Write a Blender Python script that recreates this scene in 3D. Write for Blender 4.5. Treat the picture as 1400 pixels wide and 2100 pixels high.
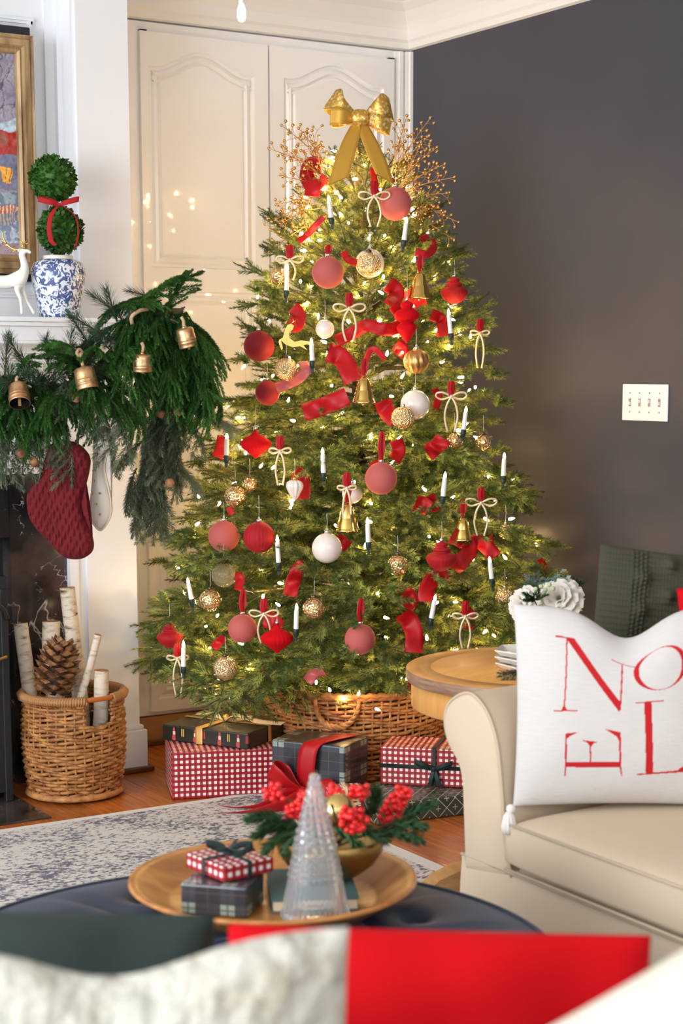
import bpy, bmesh, math, random
from mathutils import Vector, Matrix, noise, Quaternion
V = Vector; PI = math.pi; R = math.radians
random.seed(7)
for o in list(bpy.data.objects): bpy.data.objects.remove(o)
SC = bpy.context.scene
COL = SC.collection
# ------------------------------------------------------------------ camera
FPX, CX, CY, CAMH = 3500.0, 740.0, 1265.0, 1.32
AZ, PITCH = R(32.2), R(8.18)
cam_d = bpy.data.cameras.new('camera'); cam = bpy.data.objects.new('camera', cam_d); COL.objects.link(cam)
cam.location = (0, 0, CAMH); cam.rotation_euler = (PI/2 - PITCH, 0, -AZ)
cam_d.sensor_fit = 'VERTICAL'; cam_d.sensor_height = 30; cam_d.sensor_width = 20; cam_d.lens = 50
cam_d.shift_x = (700 - CX)/2100; cam_d.shift_y = (CY - 1050)/2100
cam_d.clip_start = 0.05; cam_d.clip_end = 60
cam_d.dof.use_dof = True; cam_d.dof.focus_distance = 5.15; cam_d.dof.aperture_fstop = 4.2
SC.camera = cam
# ------------------------------------------------------------------ light and exposure
w = bpy.data.worlds.new('daylight'); SC.world = w; w.use_nodes = True
w.node_tree.nodes['Background'].inputs[0].default_value = (0.91, 0.955, 1.0, 1)
w.node_tree.nodes['Background'].inputs[1].default_value = 1.26
def area(name, loc, aim, sx, sy, power, col=(1, 1, 1)):
    d = bpy.data.lights.new(name, 'AREA'); d.shape = 'RECTANGLE'; d.size = sx; d.size_y = sy; d.energy = power; d.color = col
    o = bpy.data.objects.new(name, d); COL.objects.link(o); o.location = loc
    o.rotation_euler = (V(aim) - V(loc)).to_track_quat('-Z', 'Y').to_euler(); return o
area('window_daylight', (-2.6, 2.2, 1.7), (2.4, 4.0, 0.9), 3.0, 2.0, 165, (0.88, 0.94, 1.0))
area('window_daylight_behind', (0.2, -3.2, 2.2), (1.8, 4.0, 1.0), 3.6, 2.0, 34, (0.97, 0.98, 1.0))
SC.view_settings.view_transform = 'Standard'; SC.view_settings.look = 'None'
SC.view_settings.gamma = 1; SC.view_settings.use_curve_mapping = False
SC.view_settings.exposure = 0.35
SC.cycles.use_denoising = True
SC.cycles.max_bounces = 8; SC.cycles.transparent_max_bounces = 8; SC.cycles.sample_clamp_indirect = 6
# ------------------------------------------------------------------ photo frame to world
_RM = cam.rotation_euler.to_matrix(); FH = V((math.sin(AZ), math.cos(AZ), 0)); RH = V((math.cos(AZ), -math.sin(AZ), 0)); O = V((0, 0, CAMH))
def ray(px, py): return _RM @ V(((px-CX)/FPX, -(py-CY)/FPX, -1))
def at(px, py, d): r = ray(px, py); return O + r*(d/r.dot(FH))
def onz(px, py, z): r = ray(px, py); return O + r*((z-CAMH)/r.z)
def ony(px, py, y): r = ray(px, py); return O + r*(y/r.y)
def onx(px, py, x): r = ray(px, py); return O + r*(x/r.x)
def pxm(d): return d/FPX          # metres per pixel at depth d
# ------------------------------------------------------------------ materials
def nt(name):
    m = bpy.data.materials.new(name); m.use_nodes = True; t = m.node_tree; return m, t, t.nodes['Principled BSDF']
def nd(t, kind, **kw):
    n = t.nodes.new('ShaderNode'+kind)
    for k, v in kw.items():
        if k.startswith('i_'):
            key = k[2:]; n.inputs[int(key) if key.isdigit() else key.replace('_', ' ')].default_value = v
        else: setattr(n, k, v)
    return n
def c4(c): return (c[0], c[1], c[2], 1)
def s2l(r, g, b):
    f = lambda v: (v/255/12.92 if v/255 <= .04045 else ((v/255+.055)/1.055)**2.4)
    return (f(r), f(g), f(b))
def M(name, col, rough=.5, metal=0, sheen=0, bump=None, var=None, emit=None, es=1, trans=0, coat=0, ior=1.45, coatr=.1, spec=None, transl=0, stretch=(1, 1, 1), rnd=0):
    m, t, p = nt(name); L = t.links
    p.inputs['Base Color'].default_value = c4(col); p.inputs['Roughness'].default_value = rough; p.inputs['Metallic'].default_value = metal
    p.inputs['IOR'].default_value = ior
    if spec is not None: p.inputs['Specular IOR Level'].default_value = spec
    if sheen: p.inputs['Sheen Weight'].default_value = sheen; p.inputs['Sheen Roughness'].default_value = .35; p.inputs['Sheen Tint'].default_value = c4([min(1, c*1.5+.1) for c in col])
    if trans: p.inputs['Transmission Weight'].default_value = trans
    if coat: p.inputs['Coat Weight'].default_value = coat; p.inputs['Coat Roughness'].default_value = coatr
    if emit: p.inputs['Emission Color'].default_value = c4(emit); p.inputs['Emission Strength'].default_value = es
    tc = mp = None
    if bump or var:
        tc = nd(t, 'TexCoord'); mp = nd(t, 'Mapping'); L.new(tc.outputs['Object'], mp.inputs[0]); mp.inputs['Scale'].default_value = stretch
    src = None
    if var:
        n = nd(t, 'TexNoise', i_Scale=var[0], i_Detail=5.0, i_Roughness=.6); L.new(mp.outputs[0], n.inputs['Vector'])
        cr = nd(t, 'ValToRGB'); cr.color_ramp.elements[0].position = var[2] if len(var) > 2 else .35; cr.color_ramp.elements[1].position = var[3] if len(var) > 3 else .65
        cr.color_ramp.elements[0].color = c4(col); cr.color_ramp.elements[1].color = c4(var[1]); L.new(n.outputs[0], cr.inputs[0])
        src = cr.outputs[0]; L.new(src, p.inputs['Base Color'])
    if rnd:
        oi = nd(t, 'ObjectInfo'); mr = nd(t, 'MapRange'); L.new(oi.outputs['Random'], mr.inputs[0]); mr.inputs[3].default_value = 1-rnd; mr.inputs[4].default_value = 1+rnd
        hs = nd(t, 'HueSaturation'); L.new(mr.outputs[0], hs.inputs['Value']); 
        if src: L.new(src, hs.inputs['Color'])
        else: hs.inputs['Color'].default_value = c4(col)
        L.new(hs.outputs[0], p.inputs['Base Color']); src = hs.outputs[0]
    if bump:
        n = nd(t, 'TexNoise', i_Scale=bump[0], i_Detail=4.0); L.new(mp.outputs[0], n.inputs['Vector'])
        b = nd(t, 'Bump', i_Strength=bump[1], i_Distance=bump[2] if len(bump) > 2 else .01); L.new(n.outputs[0], b.inputs['Height']); L.new(b.outputs[0], p.inputs['Normal'])
    if transl:
        tr = nd(t, 'BsdfTranslucent'); mx = nd(t, 'MixShader', i_0=transl)
        if src: L.new(src, tr.inputs[0])
        else: tr.inputs[0].default_value = c4(col)
        L.new(p.outputs[0], mx.inputs[1]); L.new(tr.outputs[0], mx.inputs[2]); L.new(mx.outputs[0], t.nodes['Material Output'].inputs[0])
    return m
def attr_mat(name, rough=.8, sheen=0, bump=None, coat=0):
    m = M(name, (1, 1, 1), rough, sheen=sheen, bump=bump, coat=coat); t = m.node_tree
    a = nd(t, 'Attribute', attribute_name='paint'); t.links.new(a.outputs['Color'], t.nodes['Principled BSDF'].inputs['Base Color']); return m
class NG:                                   # tiny maths graph for printed patterns
    def __init__(s, name, rough=.5, coat=0):
        s.m, s.t, s.p = nt(name); s.p.inputs['Roughness'].default_value = rough; s.p.inputs['Coat Weight'].default_value = coat
        tc = nd(s.t, 'TexCoord'); sp = nd(s.t, 'SeparateXYZ'); s.t.links.new(tc.outputs['UV'], sp.inputs[0]); s.u, s.v = sp.outputs[0], sp.outputs[1]
    def op(s, o, a, b=None, c=None):
        n = nd(s.t, 'Math', operation=o)
        for i, x in enumerate((a, b, c)):
            if x is None: continue
            if isinstance(x, (int, float)): n.inputs[i].default_value = x
            else: s.t.links.new(x, n.inputs[i])
        return n.outputs[0]
    def band(s, x, period, frac, off=0):    # 1 inside a stripe
        f = s.op('FRACT', s.op('ADD', s.op('DIVIDE', x, period), off)); return s.op('LESS_THAN', f, frac)
    def mix(s, f, a, b):
        n = nd(s.t, 'Mix', data_type='RGBA')
        if isinstance(f, (int, float)): n.inputs[0].default_value = f
        else: s.t.links.new(f, n.inputs[0])
        for i, x in ((6, a), (7, b)):
            if isinstance(x, tuple): n.inputs[i].default_value = c4(x)
            else: s.t.links.new(x, n.inputs[i])
        return n.outputs[2]
    def done(s, c): s.t.links.new(c, s.p.inputs['Base Color']); return s.m
def gingham(name, period, whites=.5, coat=.3):
    g = NG(name, .4, coat); a = g.band(g.u, period, 1-whites); b = g.band(g.v, period, 1-whites)
    c = g.mix(a, (.86, .82, .82), (.42, .02, .025)); d = g.mix(a, (.42, .02, .025), (.24, .008, .012)); return g.done(g.mix(b, c, d))
def plaid(name, period, pale=(.27, .33, .27)):
    g = NG(name, .3, .5); pv = period*.8
    a = g.band(g.u, period, .36); b = g.band(g.v, pv, .36); a2 = g.band(g.u, period, .03, -.165); b2 = g.band(g.v, pv, .035, -.165)
    a3 = g.band(g.u, period, .014, -.68); b3 = g.band(g.v, pv, .016, -.68)
    base = (.026, .028, .036); mid = (.045, .048, .058)
    c = g.mix(b, g.mix(a, base, mid), g.mix(a, mid, pale)); c = g.mix(g.op('MAXIMUM', a2, b2), c, (.030, .034, .040)); c = g.mix(g.op('MAXIMUM', a3, b3), c, (.11, .09, .06)); return g.done(c)
MAT = {}
MAT['white'] = M('white_paint', (.80, .81, .83), .42, bump=(30, .02))
MAT['cream'] = M('cream_paint', (.87, .86, .85), .32, coat=.6, coatr=.055)
MAT['trimwhite'] = M('trim_paint', (.82, .79, .75), .4)
MAT['ceil'] = M('ceiling_paint', (.82, .80, .77), .9)
MAT['navy'] = M('navy_wall_paint', (.042, .045, .062), .42, bump=(8, .05), var=(2.2, (.050, .051, .068)))
MAT['wood'] = M('oak_floor', (.38, .088, .013), .26, coat=.22, coatr=.12, var=(9, (.56, .165, .030)), stretch=(8, .6, 1), rnd=.25, bump=(40, .05))
MAT['floorbase'] = M('floor_base', (.06, .03, .015), .8)
MAT['shoe'] = M('shoe_wood', (.14, .05, .015), .4)
MAT['skirt'] = M('cabinet_plinth', (.42, .22, .09), .4)
MAT['brass'] = M('brass', (.75, .52, .20), .22, 1)
MAT['black'] = M('black_iron', (.012, .012, .013), .45)
MAT['tv'] = M('dark_screen', (.02, .023, .028), .25)
def marble():
    m, t, p = nt('black_marble'); L = t.links; p.inputs['Roughness'].default_value = .12
    tc = nd(t, 'TexCoord'); out = []
    for sc, wdt, dist, thr in ((2.2, .005, .7, .47), (4.6, .0045, .6, .50), (8.5, .005, .5, .53)):
        n = nd(t, 'TexNoise', i_Scale=sc, i_Detail=4.0, i_Distortion=dist, i_Roughness=.55); L.new(tc.outputs['Object'], n.inputs['Vector'])
        cr = nd(t, 'ValToRGB'); e = cr.color_ramp.elements; e[0].position = .5-wdt; e[0].color = (0, 0, 0, 1); e[1].position = .5+wdt; e[1].color = (0, 0, 0, 1); k = e.new(.5); k.color = (.5, .48, .48, 1); L.new(n.outputs[0], cr.inputs[0])
        n2 = nd(t, 'TexNoise', i_Scale=sc*1.1, i_Detail=2.0); mp = nd(t, 'Mapping'); mp.inputs['Location'].default_value = (sc, 3, 1); L.new(tc.outputs['Object'], mp.inputs[0]); L.new(mp.outputs[0], n2.inputs['Vector'])
        mr = nd(t, 'MapRange'); mr.inputs[1].default_value = thr; mr.inputs[2].default_value = thr+.08; L.new(n2.outputs[0], mr.inputs[0])
        mu = nd(t, 'Mix', data_type='RGBA', blend_type='MULTIPLY'); mu.inputs[0].default_value = 1; L.new(cr.outputs[0], mu.inputs[6]); L.new(mr.outputs[0], mu.inputs[7]); out.append(mu.outputs[2])
    n = nd(t, 'TexNoise', i_Scale=5.0, i_Detail=8.0); L.new(tc.outputs['Object'], n.inputs['Vector'])
    cr = nd(t, 'ValToRGB'); e = cr.color_ramp.elements; e[0].position = .42; e[0].color = (.006, .006, .007, 1); e[1].position = .78; e[1].color = (.11, .08, .07, 1); L.new(n.outputs[0], cr.inputs[0]); c = cr.outputs[0]
    for o in out:
        a = nd(t, 'Mix', data_type='RGBA', blend_type='ADD'); a.inputs[0].default_value = 1; L.new(c, a.inputs[6]); L.new(o, a.inputs[7]); c = a.outputs[2]
    L.new(c, p.inputs['Base Color']); return m
MAT['marble'] = marble()
def rugm():
    m, t, p = nt('rug_pile'); L = t.links; p.inputs['Roughness'].default_value = .95
    tc = nd(t, 'TexCoord'); mp = nd(t, 'Mapping'); mp.inputs['Scale'].default_value = (1.0, 1.7, 1); L.new(tc.outputs['Object'], mp.inputs[0])
    n = nd(t, 'TexNoise', i_Scale=58.0, i_Detail=5.0, i_Roughness=.65, i_Distortion=.5); L.new(mp.outputs[0], n.inputs['Vector'])
    lo = nd(t, 'TexNoise', i_Scale=4.5, i_Detail=3.0); L.new(tc.outputs['Object'], lo.inputs['Vector'])
    ad = nd(t, 'Math', operation='MULTIPLY_ADD'); L.new(lo.outputs[0], ad.inputs[0]); ad.inputs[1].default_value = .38; L.new(n.outputs[0], ad.inputs[2])
    cr = nd(t, 'ValToRGB'); e = cr.color_ramp.elements; e[0].position = .69; e[0].color = c4((.68, .635, .59)); e[1].position = .77; e[1].color = c4((.13, .13, .18)); L.new(ad.outputs[0], cr.inputs[0])
    L.new(cr.outputs[0], p.inputs['Base Color'])
    b = nd(t, 'Bump', i_Strength=.3, i_Distance=.004); L.new(n.outputs[0], b.inputs['Height']); L.new(b.outputs[0], p.inputs['Normal']); return m
MAT['rug'] = rugm(); MAT['rugedge'] = M('rug_binding', (.74, .71, .68), .95, bump=(200, .3, .003))
MAT['redvelvet'] = M('red_velvet', (.36, .002, .006), .75, sheen=.25, bump=(260, .12, .002))
MAT['redbright'] = M('bright_red_velvet', (.56, .001, .005), .85, sheen=.03, spec=.2, bump=(260, .1, .002))
MAT['darkred'] = M('deep_red_velvet', (.24, .003, .008), .7, sheen=.5)
MAT['pink'] = M('dusty_pink_velvet', (.48, .10, .085), .75, sheen=.7)
MAT['satin'] = M('red_ribbon_cloth', (.50, .003, .007), .5, sheen=.1, bump=(90, .12, .004), transl=.15)
MAT['pearl'] = M('pearl_glaze', (.82, .70, .62), .28, coat=.5)
def mercury(name, col, sc, st, rough=.16):
    m, t, p = nt(name); L = t.links; p.inputs['Metallic'].default_value = .9; p.inputs['Roughness'].default_value = rough
    tc = nd(t, 'TexCoord'); v = nd(t, 'TexVoronoi', i_Scale=sc); L.new(tc.outputs['Object'], v.inputs['Vector'])
    b = nd(t, 'Bump', i_Strength=st, i_Distance=.004); L.new(v.outputs['Distance'], b.inputs['Height']); L.new(b.outputs[0], p.inputs['Normal'])
    cr = nd(t, 'ValToRGB'); cr.color_ramp.elements[0].color = c4(col); cr.color_ramp.elements[1].color = c4((.98, .78, .46)); cr.color_ramp.elements[0].position = .2; cr.color_ramp.elements[1].position = .75
    L.new(v.outputs['Distance'], cr.inputs[0]); L.new(cr.outputs[0], p.inputs['Base Color']); return m
MAT['merc'] = mercury('gold_mercury_glass', (.78, .38, .08), 150, .6)
MAT['merc2'] = mercury('pale_gold_mercury_glass', (.86, .56, .22), 260, .8, .25)
MAT['gold'] = M('polished_gold', (.80, .50, .14), .18, 1)
MAT['goldmatte'] = M('matte_gold', (.66, .36, .12), .34, .9, bump=(120, .2, .003))
MAT['goldleaf'] = M('gold_glitter', (.62, .36, .06), .42, .75, var=(110, (.95, .78, .42), .5, .62), bump=(160, .5, .003))
MAT['goldcloth'] = M('gold_cloth', (.60, .34, .05), .5, .45, bump=(300, .2, .002))
MAT['wirebow'] = M('champagne_cord', (.80, .64, .42), .35, .45, bump=(220, .6, .003))
MAT['berry'] = M('gold_berry', (.70, .38, .13), .2, .85)
MAT['twiggold'] = M('gold_twig', (.50, .27, .08), .45, .5)
MAT['candle'] = M('white_plastic_candle', (.85, .84, .80), .35)
MAT['flame'] = M('candle_flame_glow', (1, .9, .6), .3, emit=(1, .75, .38), es=12)
MAT['clip'] = M('green_clip', (.012, .03, .025), .4)
MAT['bulb'] = M('warm_bulb', (1, .85, .5), .3, emit=(1, .63, .27), es=205)
MAT['wire'] = M('green_wire', (.01, .03, .012), .5)
MAT['cap'] = M('silver_cap', (.75, .72, .66), .25, 1)
MAT['darkcap'] = M('antique_cap', (.12, .09, .06), .4, 1)
MAT['thread'] = M('clear_thread', (.8, .78, .7), .4)
MAT['trunk'] = M('trunk', (.09, .05, .03), .9, bump=(60, .5))
MAT['branchstem'] = M('branch_stem', (.10, .075, .03), .8)
def needle(name, c1, c2, tl=.25, rnd=.25, lo=.35, hi=.65):
    m = M(name, c1, .5, var=(14, c2, lo, hi), transl=tl, rnd=rnd, spec=.3); return m
MAT['needle'] = needle('spruce_needles', (.050, .105, .030), (.38, .42, .10), .28, .40, .43, .60)  # needle greens, contrast raised to paint in bulb-lit yellow fronds and deep shade
MAT['garland'] = needle('norfolk_pine', (.020, .085, .016), (.085, .22, .045), .2)
MAT['gray'] = needle('gray_green_spruce', (.095, .125, .072), (.22, .255, .155), .2)
MAT['darkpine'] = needle('dark_pine', (.02, .05, .025), (.06, .10, .05), .15)
def weave(name, c1, c2): return M(name, c1, .5, var=(28, c2), bump=(90, .25, .004), rnd=.1)
MAT['wicker'] = weave('willow_wicker', (.25, .085, .022), (.56, .255, .078))
MAT['seagrass'] = weave('seagrass_wicker', (.30, .11, .034), (.58, .28, .10))
MAT['rope'] = M('wrapped_rope', (.40, .19, .07), .6, bump=(150, .5, .004))
MAT['rattan'] = M('rattan_handle', (.48, .13, .025), .3)
def birch():
    m, t, p = nt('birch_bark'); L = t.links; p.inputs['Roughness'].default_value = .75
    tc = nd(t, 'TexCoord'); mp = nd(t, 'Mapping'); mp.inputs['Scale'].default_value = (1, 1, 3.2); L.new(tc.outputs['Object'], mp.inputs[0])
    n = nd(t, 'TexNoise', i_Scale=22.0, i_Detail=5.0, i_Distortion=.4); L.new(mp.outputs[0], n.inputs['Vector'])
    cr = nd(t, 'ValToRGB'); e = cr.color_ramp.elements; e[0].position = .27; e[0].color = (.05, .03, .02, 1); e[1].position = .50; e[1].color = (.68, .57, .44, 1)
    k = e.new(.34); k.color = (.40, .29, .20, 1); L.new(n.outputs[0], cr.inputs[0]); L.new(cr.outputs[0], p.inputs['Base Color'])
    b = nd(t, 'Bump', i_Strength=.4, i_Distance=.004); L.new(n.outputs[0], b.inputs['Height']); L.new(b.outputs[0], p.inputs['Normal']); return m
MAT['birch'] = birch(); MAT['cutwood'] = M('cut_wood', (.42, .20, .08), .8, var=(60, (.30, .12, .04)))
MAT['cone'] = M('pine_cone', (.10, .035, .014), .6, var=(30, (.38, .18, .07), .40, .62))
MAT['sofa'] = M('beige_slipcover', (.60, .47, .335), .85, sheen=.15, bump=(5, .18, .03))
MAT['piping'] = M('beige_piping', (.52, .41, .29), .8)
MAT['creamcloth'] = M('cream_cloth', (.78, .72, .66), .9, bump=(160, .3, .003), sheen=.1)
MAT['greenknit'] = M('green_knit', (.050, .047, .026), .95, sheen=.12)
MAT['greenvelvet'] = M('dark_green_velvet', (.016, .028, .024), .8, sheen=.18, bump=(5, .3, .03))
MAT['fur'] = M('white_fur', (.50, .475, .41), .95, bump=(28, .8, .03), var=(20, (.38, .34, .24), .5, .72))
MAT['creamchair'] = M('cream_throw', (.60, .54, .44), .9, bump=(30, .3, .01))
MAT['navyvelvet'] = M('navy_velvet', (.022, .030, .052), .6, sheen=.6)
MAT['traywood'] = M('tray_wood', (.36, .135, .032), .35, coat=.2, var=(6, (.56, .24, .065)), stretch=(1, 7, 1))
MAT['tablewood'] = M('table_wood', (.56, .24, .055), .45, coat=.05, var=(4, (.66, .32, .085)), stretch=(1, 6, 1))
MAT['tableedge'] = M('table_edge_wood', (.20, .10, .055), .5, var=(12, (.36, .21, .13)), stretch=(1, 1, 12))
MAT['footwood'] = M('foot_wood', (.30, .15, .05), .4, var=(9, (.45, .25, .09)), stretch=(1, 1, 8))
def glassm():
    m, t, p = nt('ribbed_glass'); p.inputs['Base Color'].default_value = (.97, .98, 1, 1); p.inputs['Transmission Weight'].default_value = .92; p.inputs['Roughness'].default_value = .025; p.inputs['IOR'].default_value = 1.35; return m
MAT['glass'] = glassm()
MAT['clearglass'] = M('clear_gold_glass', (1, .86, .62), .05, trans=.9, ior=1.12)
MAT['holly'] = M('red_berry', (.78, .012, .012), .3, coat=.3)
MAT['fir'] = needle('fir_tips', (.025, .065, .025), (.06, .13, .05), .1)
MAT['teal'] = M('teal_book_cloth', (.07, .14, .14), .7)
MAT['paper'] = M('book_pages', (.72, .60, .42), .8)
MAT['whiteglaze'] = M('white_ceramic', (.80, .77, .70), .18, coat=.6)
def bluewhite():
    m, t, p = nt('blue_white_porcelain'); L = t.links; p.inputs['Roughness'].default_value = .12; p.inputs['Coat Weight'].default_value = .5
    tc = nd(t, 'TexCoord'); n = nd(t, 'TexNoise', i_Scale=52.0, i_Detail=3.0, i_Distortion=1.8); L.new(tc.outputs['Object'], n.inputs['Vector'])
    cr = nd(t, 'ValToRGB'); e = cr.color_ramp.elements; e[0].position = .48; e[0].color = (.76, .78, .82, 1); e[1].position = .52; e[1].color = (.05, .08, .22, 1)
    k = e.new(.60); k.color = (.07, .11, .27, 1); L.new(n.outputs[0], cr.inputs[0]); L.new(cr.outputs[0], p.inputs['Base Color']); return m
MAT['jar'] = bluewhite()
MAT['leaf'] = needle('boxwood_leaf', (.015, .065, .008), (.06, .17, .02), .15)
MAT['frame'] = M('gold_frame_wood', (.20, .11, .045), .4, .25, var=(9, (.48, .33, .17)), stretch=(3, 3, .5))
MAT['stockred'] = M('red_knit', (.13, .003, .006), .9, sheen=.2)
MAT['stockwhite'] = M('white_felt', (.74, .66, .56), .9, bump=(200, .2, .002))
MAT['fluff'] = M('cream_fringe', (.72, .60, .45), .9)
MAT['copper'] = M('aged_copper_bell', (.52, .27, .12), .34, .85, var=(24, (.72, .44, .22)), bump=(50, .25, .004))
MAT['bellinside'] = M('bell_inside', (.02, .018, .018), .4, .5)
MAT['twine'] = M('jute_twine', (.50, .33, .18), .9, bump=(200, .6, .003))
MAT['plate'] = M('switch_plate', (.85, .83, .80), .3)
MAT['screw'] = M('screw', (.35, .33, .30), .4, .5)
MAT['petal'] = M('white_petal', (.84, .78, .68), .7, transl=.2)
MAT['greyleaf'] = needle('dusty_leaf', (.16, .25, .19), (.30, .40, .32), .2)
MAT['gberry'] = M('pale_green_berry', (.50, .55, .32), .5)
MAT['bookwhite'] = M('white_book', (.80, .77, .70), .6)
MAT['painting'] = attr_mat('oil_painting', .5, bump=(60, .3, .004))
MAT['noel'] = attr_mat('woven_cushion_cover', .9, sheen=.1, bump=(240, .25, .003))
MAT['pendant'] = M('lit_bulb', (1, 1, 1), .3, emit=(1, .97, .93), es=6)
MAT['gingham'] = gingham('red_gingham_paper', .0175); MAT['ginghams'] = gingham('small_red_gingham_paper', .0165); MAT['ginghamt'] = gingham('tiny_gingham_paper', .016, .5)
MAT['plaid'] = plaid('dark_plaid_paper', .115); MAT['plaids'] = plaid('small_dark_plaid_paper', .07)
MAT['blackpaper'] = M('black_gift_paper', (.016, .018, .013), .3, coat=.4)
MAT['goldribbon'] = M('gold_ribbon', (.62, .34, .10), .35, .3); MAT['greenribbon'] = M('dark_green_ribbon', (.006, .022, .018), .6, sheen=.4)
MAT['creamribbon'] = M('cream_ribbon', (.74, .58, .36), .5)
MAT['printred'] = M('printed_red', (.55, .06, .05), .4); MAT['printskin'] = M('printed_cream', (.75, .55, .42), .4); MAT['printgold'] = M('printed_gold', (.7, .5, .15), .4)
def olive():
    g = NG('olive_lattice_paper', .45, .2); s = .058
    a = g.op('DIVIDE', g.op('ADD', g.u, g.v), s); b = g.op('DIVIDE', g.op('SUBTRACT', g.u, g.v), s)
    la = g.op('LESS_THAN', g.op('ABSOLUTE', g.op('SUBTRACT', g.op('FRACT', a), .5)), .028); lb = g.op('LESS_THAN', g.op('ABSOLUTE', g.op('SUBTRACT', g.op('FRACT', b), .5)), .028)
    fa = g.op('ABSOLUTE', g.op('SUBTRACT', g.op('FRACT', g.op('ADD', a, .5)), .5)); fb = g.op('ABSOLUTE', g.op('SUBTRACT', g.op('FRACT', g.op('ADD', b, .5)), .5))
    # four-petal star: |a+b| small or |a-b| small near the cell centre
    st = g.op('MULTIPLY', g.op('LESS_THAN', g.op('MULTIPLY', g.op('SUBTRACT', fa, fb), g.op('SUBTRACT', fa, fb)), .0016), g.op('LESS_THAN', g.op('ADD', fa, fb), .30))
    c = g.mix(g.op('MAXIMUM', g.op('MAXIMUM', la, lb), st), (.055, .058, .035), (.50, .48, .36)); return g.done(c)
MAT['olive'] = olive()
# ------------------------------------------------------------------ mesh building
class MB:
    def __init__(s): s.v = []; s.f = []; s.uv = []; s.mi = []; s.smooth = []; s.mats = []
    def add(s, vs, fs, M=None, mi=0, uv=None, smooth=True):
        b = len(s.v)
        s.v.extend([(M @ V(v)) if M else V(v) for v in vs]); s.f.extend([tuple(i+b for i in f) for f in fs])
        s.mi.extend([mi]*len(fs)); s.smooth.extend([smooth]*len(fs)); s.uv.extend(uv if uv else [None]*len(fs)); return s
    def mesh(s, name, mats):
        me = bpy.data.meshes.new(name); me.from_pydata([tuple(v) for v in s.v], [], s.f)
        for m in (mats if isinstance(mats, (list, tuple)) else [mats]): me.materials.append(m)
        me.polygons.foreach_set('use_smooth', s.smooth); me.polygons.foreach_set('material_index', s.mi)
        if any(u for u in s.uv):
            ul = me.uv_layers.new(name='uv')
            for p, u in zip(me.polygons, s.uv):
                if u:
                    for li, c in zip(p.loop_indices, u): ul.data[li].uv = c
        me.update(); return me
    def build(s, name, mats, parent=None, mat=None, **kw): return obj(name, s.mesh(name, mats), parent, mat, **kw)
def obj(name, me, parent=None, mw=None, label=None, cat=None, group=None, kind=None):
    o = bpy.data.objects.new(name, me); COL.objects.link(o)
    if parent: o.parent = parent
    if mw is not None: o.matrix_local = mw
    return tag(o, label, cat, group, kind)
def tag(o, label=None, cat=None, group=None, kind=None):
    if label: o['label'] = label
    if cat: o['category'] = cat
    if group: o['group'] = group
    if kind: o['kind'] = kind
    return o
def thing(name, label, cat, mw=None, group=None): return obj(name, None, None, mw, label, cat, group)
def T(x, y=None, z=None): return Matrix.Translation(V(x) if y is None else V((x, y, z)))
def frame(o, x, y, z): m = Matrix((x, y, z)).transposed().to_4x4(); m.translation = o; return m
def lookx(o, x, up=V((0, 0, 1))):   # local x along x, local z near up
    x = V(x).normalized(); y = up.cross(x).normalized(); return frame(o, x, y, x.cross(y))
CAMF = lambda o: frame(V(o), RH, FH, V((0, 0, 1)))   # upright, local -y towards the viewer side of the room
def yaw(o, a): return T(o) @ Matrix.Rotation(a, 4, 'Z')
def box(mb, x0, y0, z0, x1, y1, z1, M=None, mi=0, bev=0):
    if bev:
        bm = bmesh.new(); bmesh.ops.create_cube(bm, size=1, matrix=T((x0+x1)/2, (y0+y1)/2, (z0+z1)/2) @ Matrix.Diagonal((x1-x0, y1-y0, z1-z0, 1)))
        bmesh.ops.bevel(bm, geom=bm.edges[:], offset=bev, segments=3, affect='EDGES', profile=.5); bm.verts.index_update()
        uvs = []
        for f in bm.faces:
            n = f.normal; u = []
            for v in f.verts:
                c = v.co; u.append((c.x, c.z) if abs(n.y) > .7 else ((c.y, c.z) if abs(n.x) > .7 else (c.x, c.y)))
            uvs.append(u)
        mb.add([v.co.copy() for v in bm.verts], [[v.index for v in f.verts] for f in bm.faces], M, mi, uvs, bev > .009); bm.free(); return mb
    vs = [(x0, y0, z0), (x1, y0, z0), (x1, y1, z0), (x0, y1, z0), (x0, y0, z1), (x1, y0, z1), (x1, y1, z1), (x0, y1, z1)]
    fs = [(0, 3, 2, 1), (4, 5, 6, 7), (0, 1, 5, 4), (1, 2, 6, 5), (2, 3, 7, 6), (3, 0, 4, 7)]
    ax = [(0, 1), (0, 1), (0, 2), (1, 2), (0, 2), (1, 2)]
    uv = [[(vs[i][a], vs[i][b]) for i in f] for f, (a, b) in zip(fs, ax)]
    return mb.add(vs, fs, M, mi, uv, False)
def lathe(mb, prof, seg=28, M=None, mi=0, ribs=0, amp=0, sx=1, sy=1, cap=True, twist=0):
    vs = []; fs = []; n = len(prof)
    for i, (r, z) in enumerate(prof):
        for k in range(seg):
            a = 2*PI*k/seg + twist*z; rr = r*(1+amp*math.cos(ribs*(a))) if ribs else r
            if twist: a = 2*PI*k/seg; rr = r*(1+amp*math.cos(ribs*a+twist*z))
            vs.append((rr*math.cos(a)*sx, rr*math.sin(a)*sy, z))
    for i in range(n-1):
        for k in range(seg):
            k2 = (k+1) % seg; fs.append((i*seg+k, i*seg+k2, (i+1)*seg+k2, (i+1)*seg+k))
    if cap: fs.append(tuple(range(seg))[::-1]); fs.append(tuple((n-1)*seg+k for k in range(seg)))
    return mb.add(vs, fs, M, mi)
def ballprof(r, n=14, z0=0): return [(max(r*math.sin(PI*i/n), r*.01), z0 - r*math.cos(PI*i/n)) for i in range(n+1)]
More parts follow.
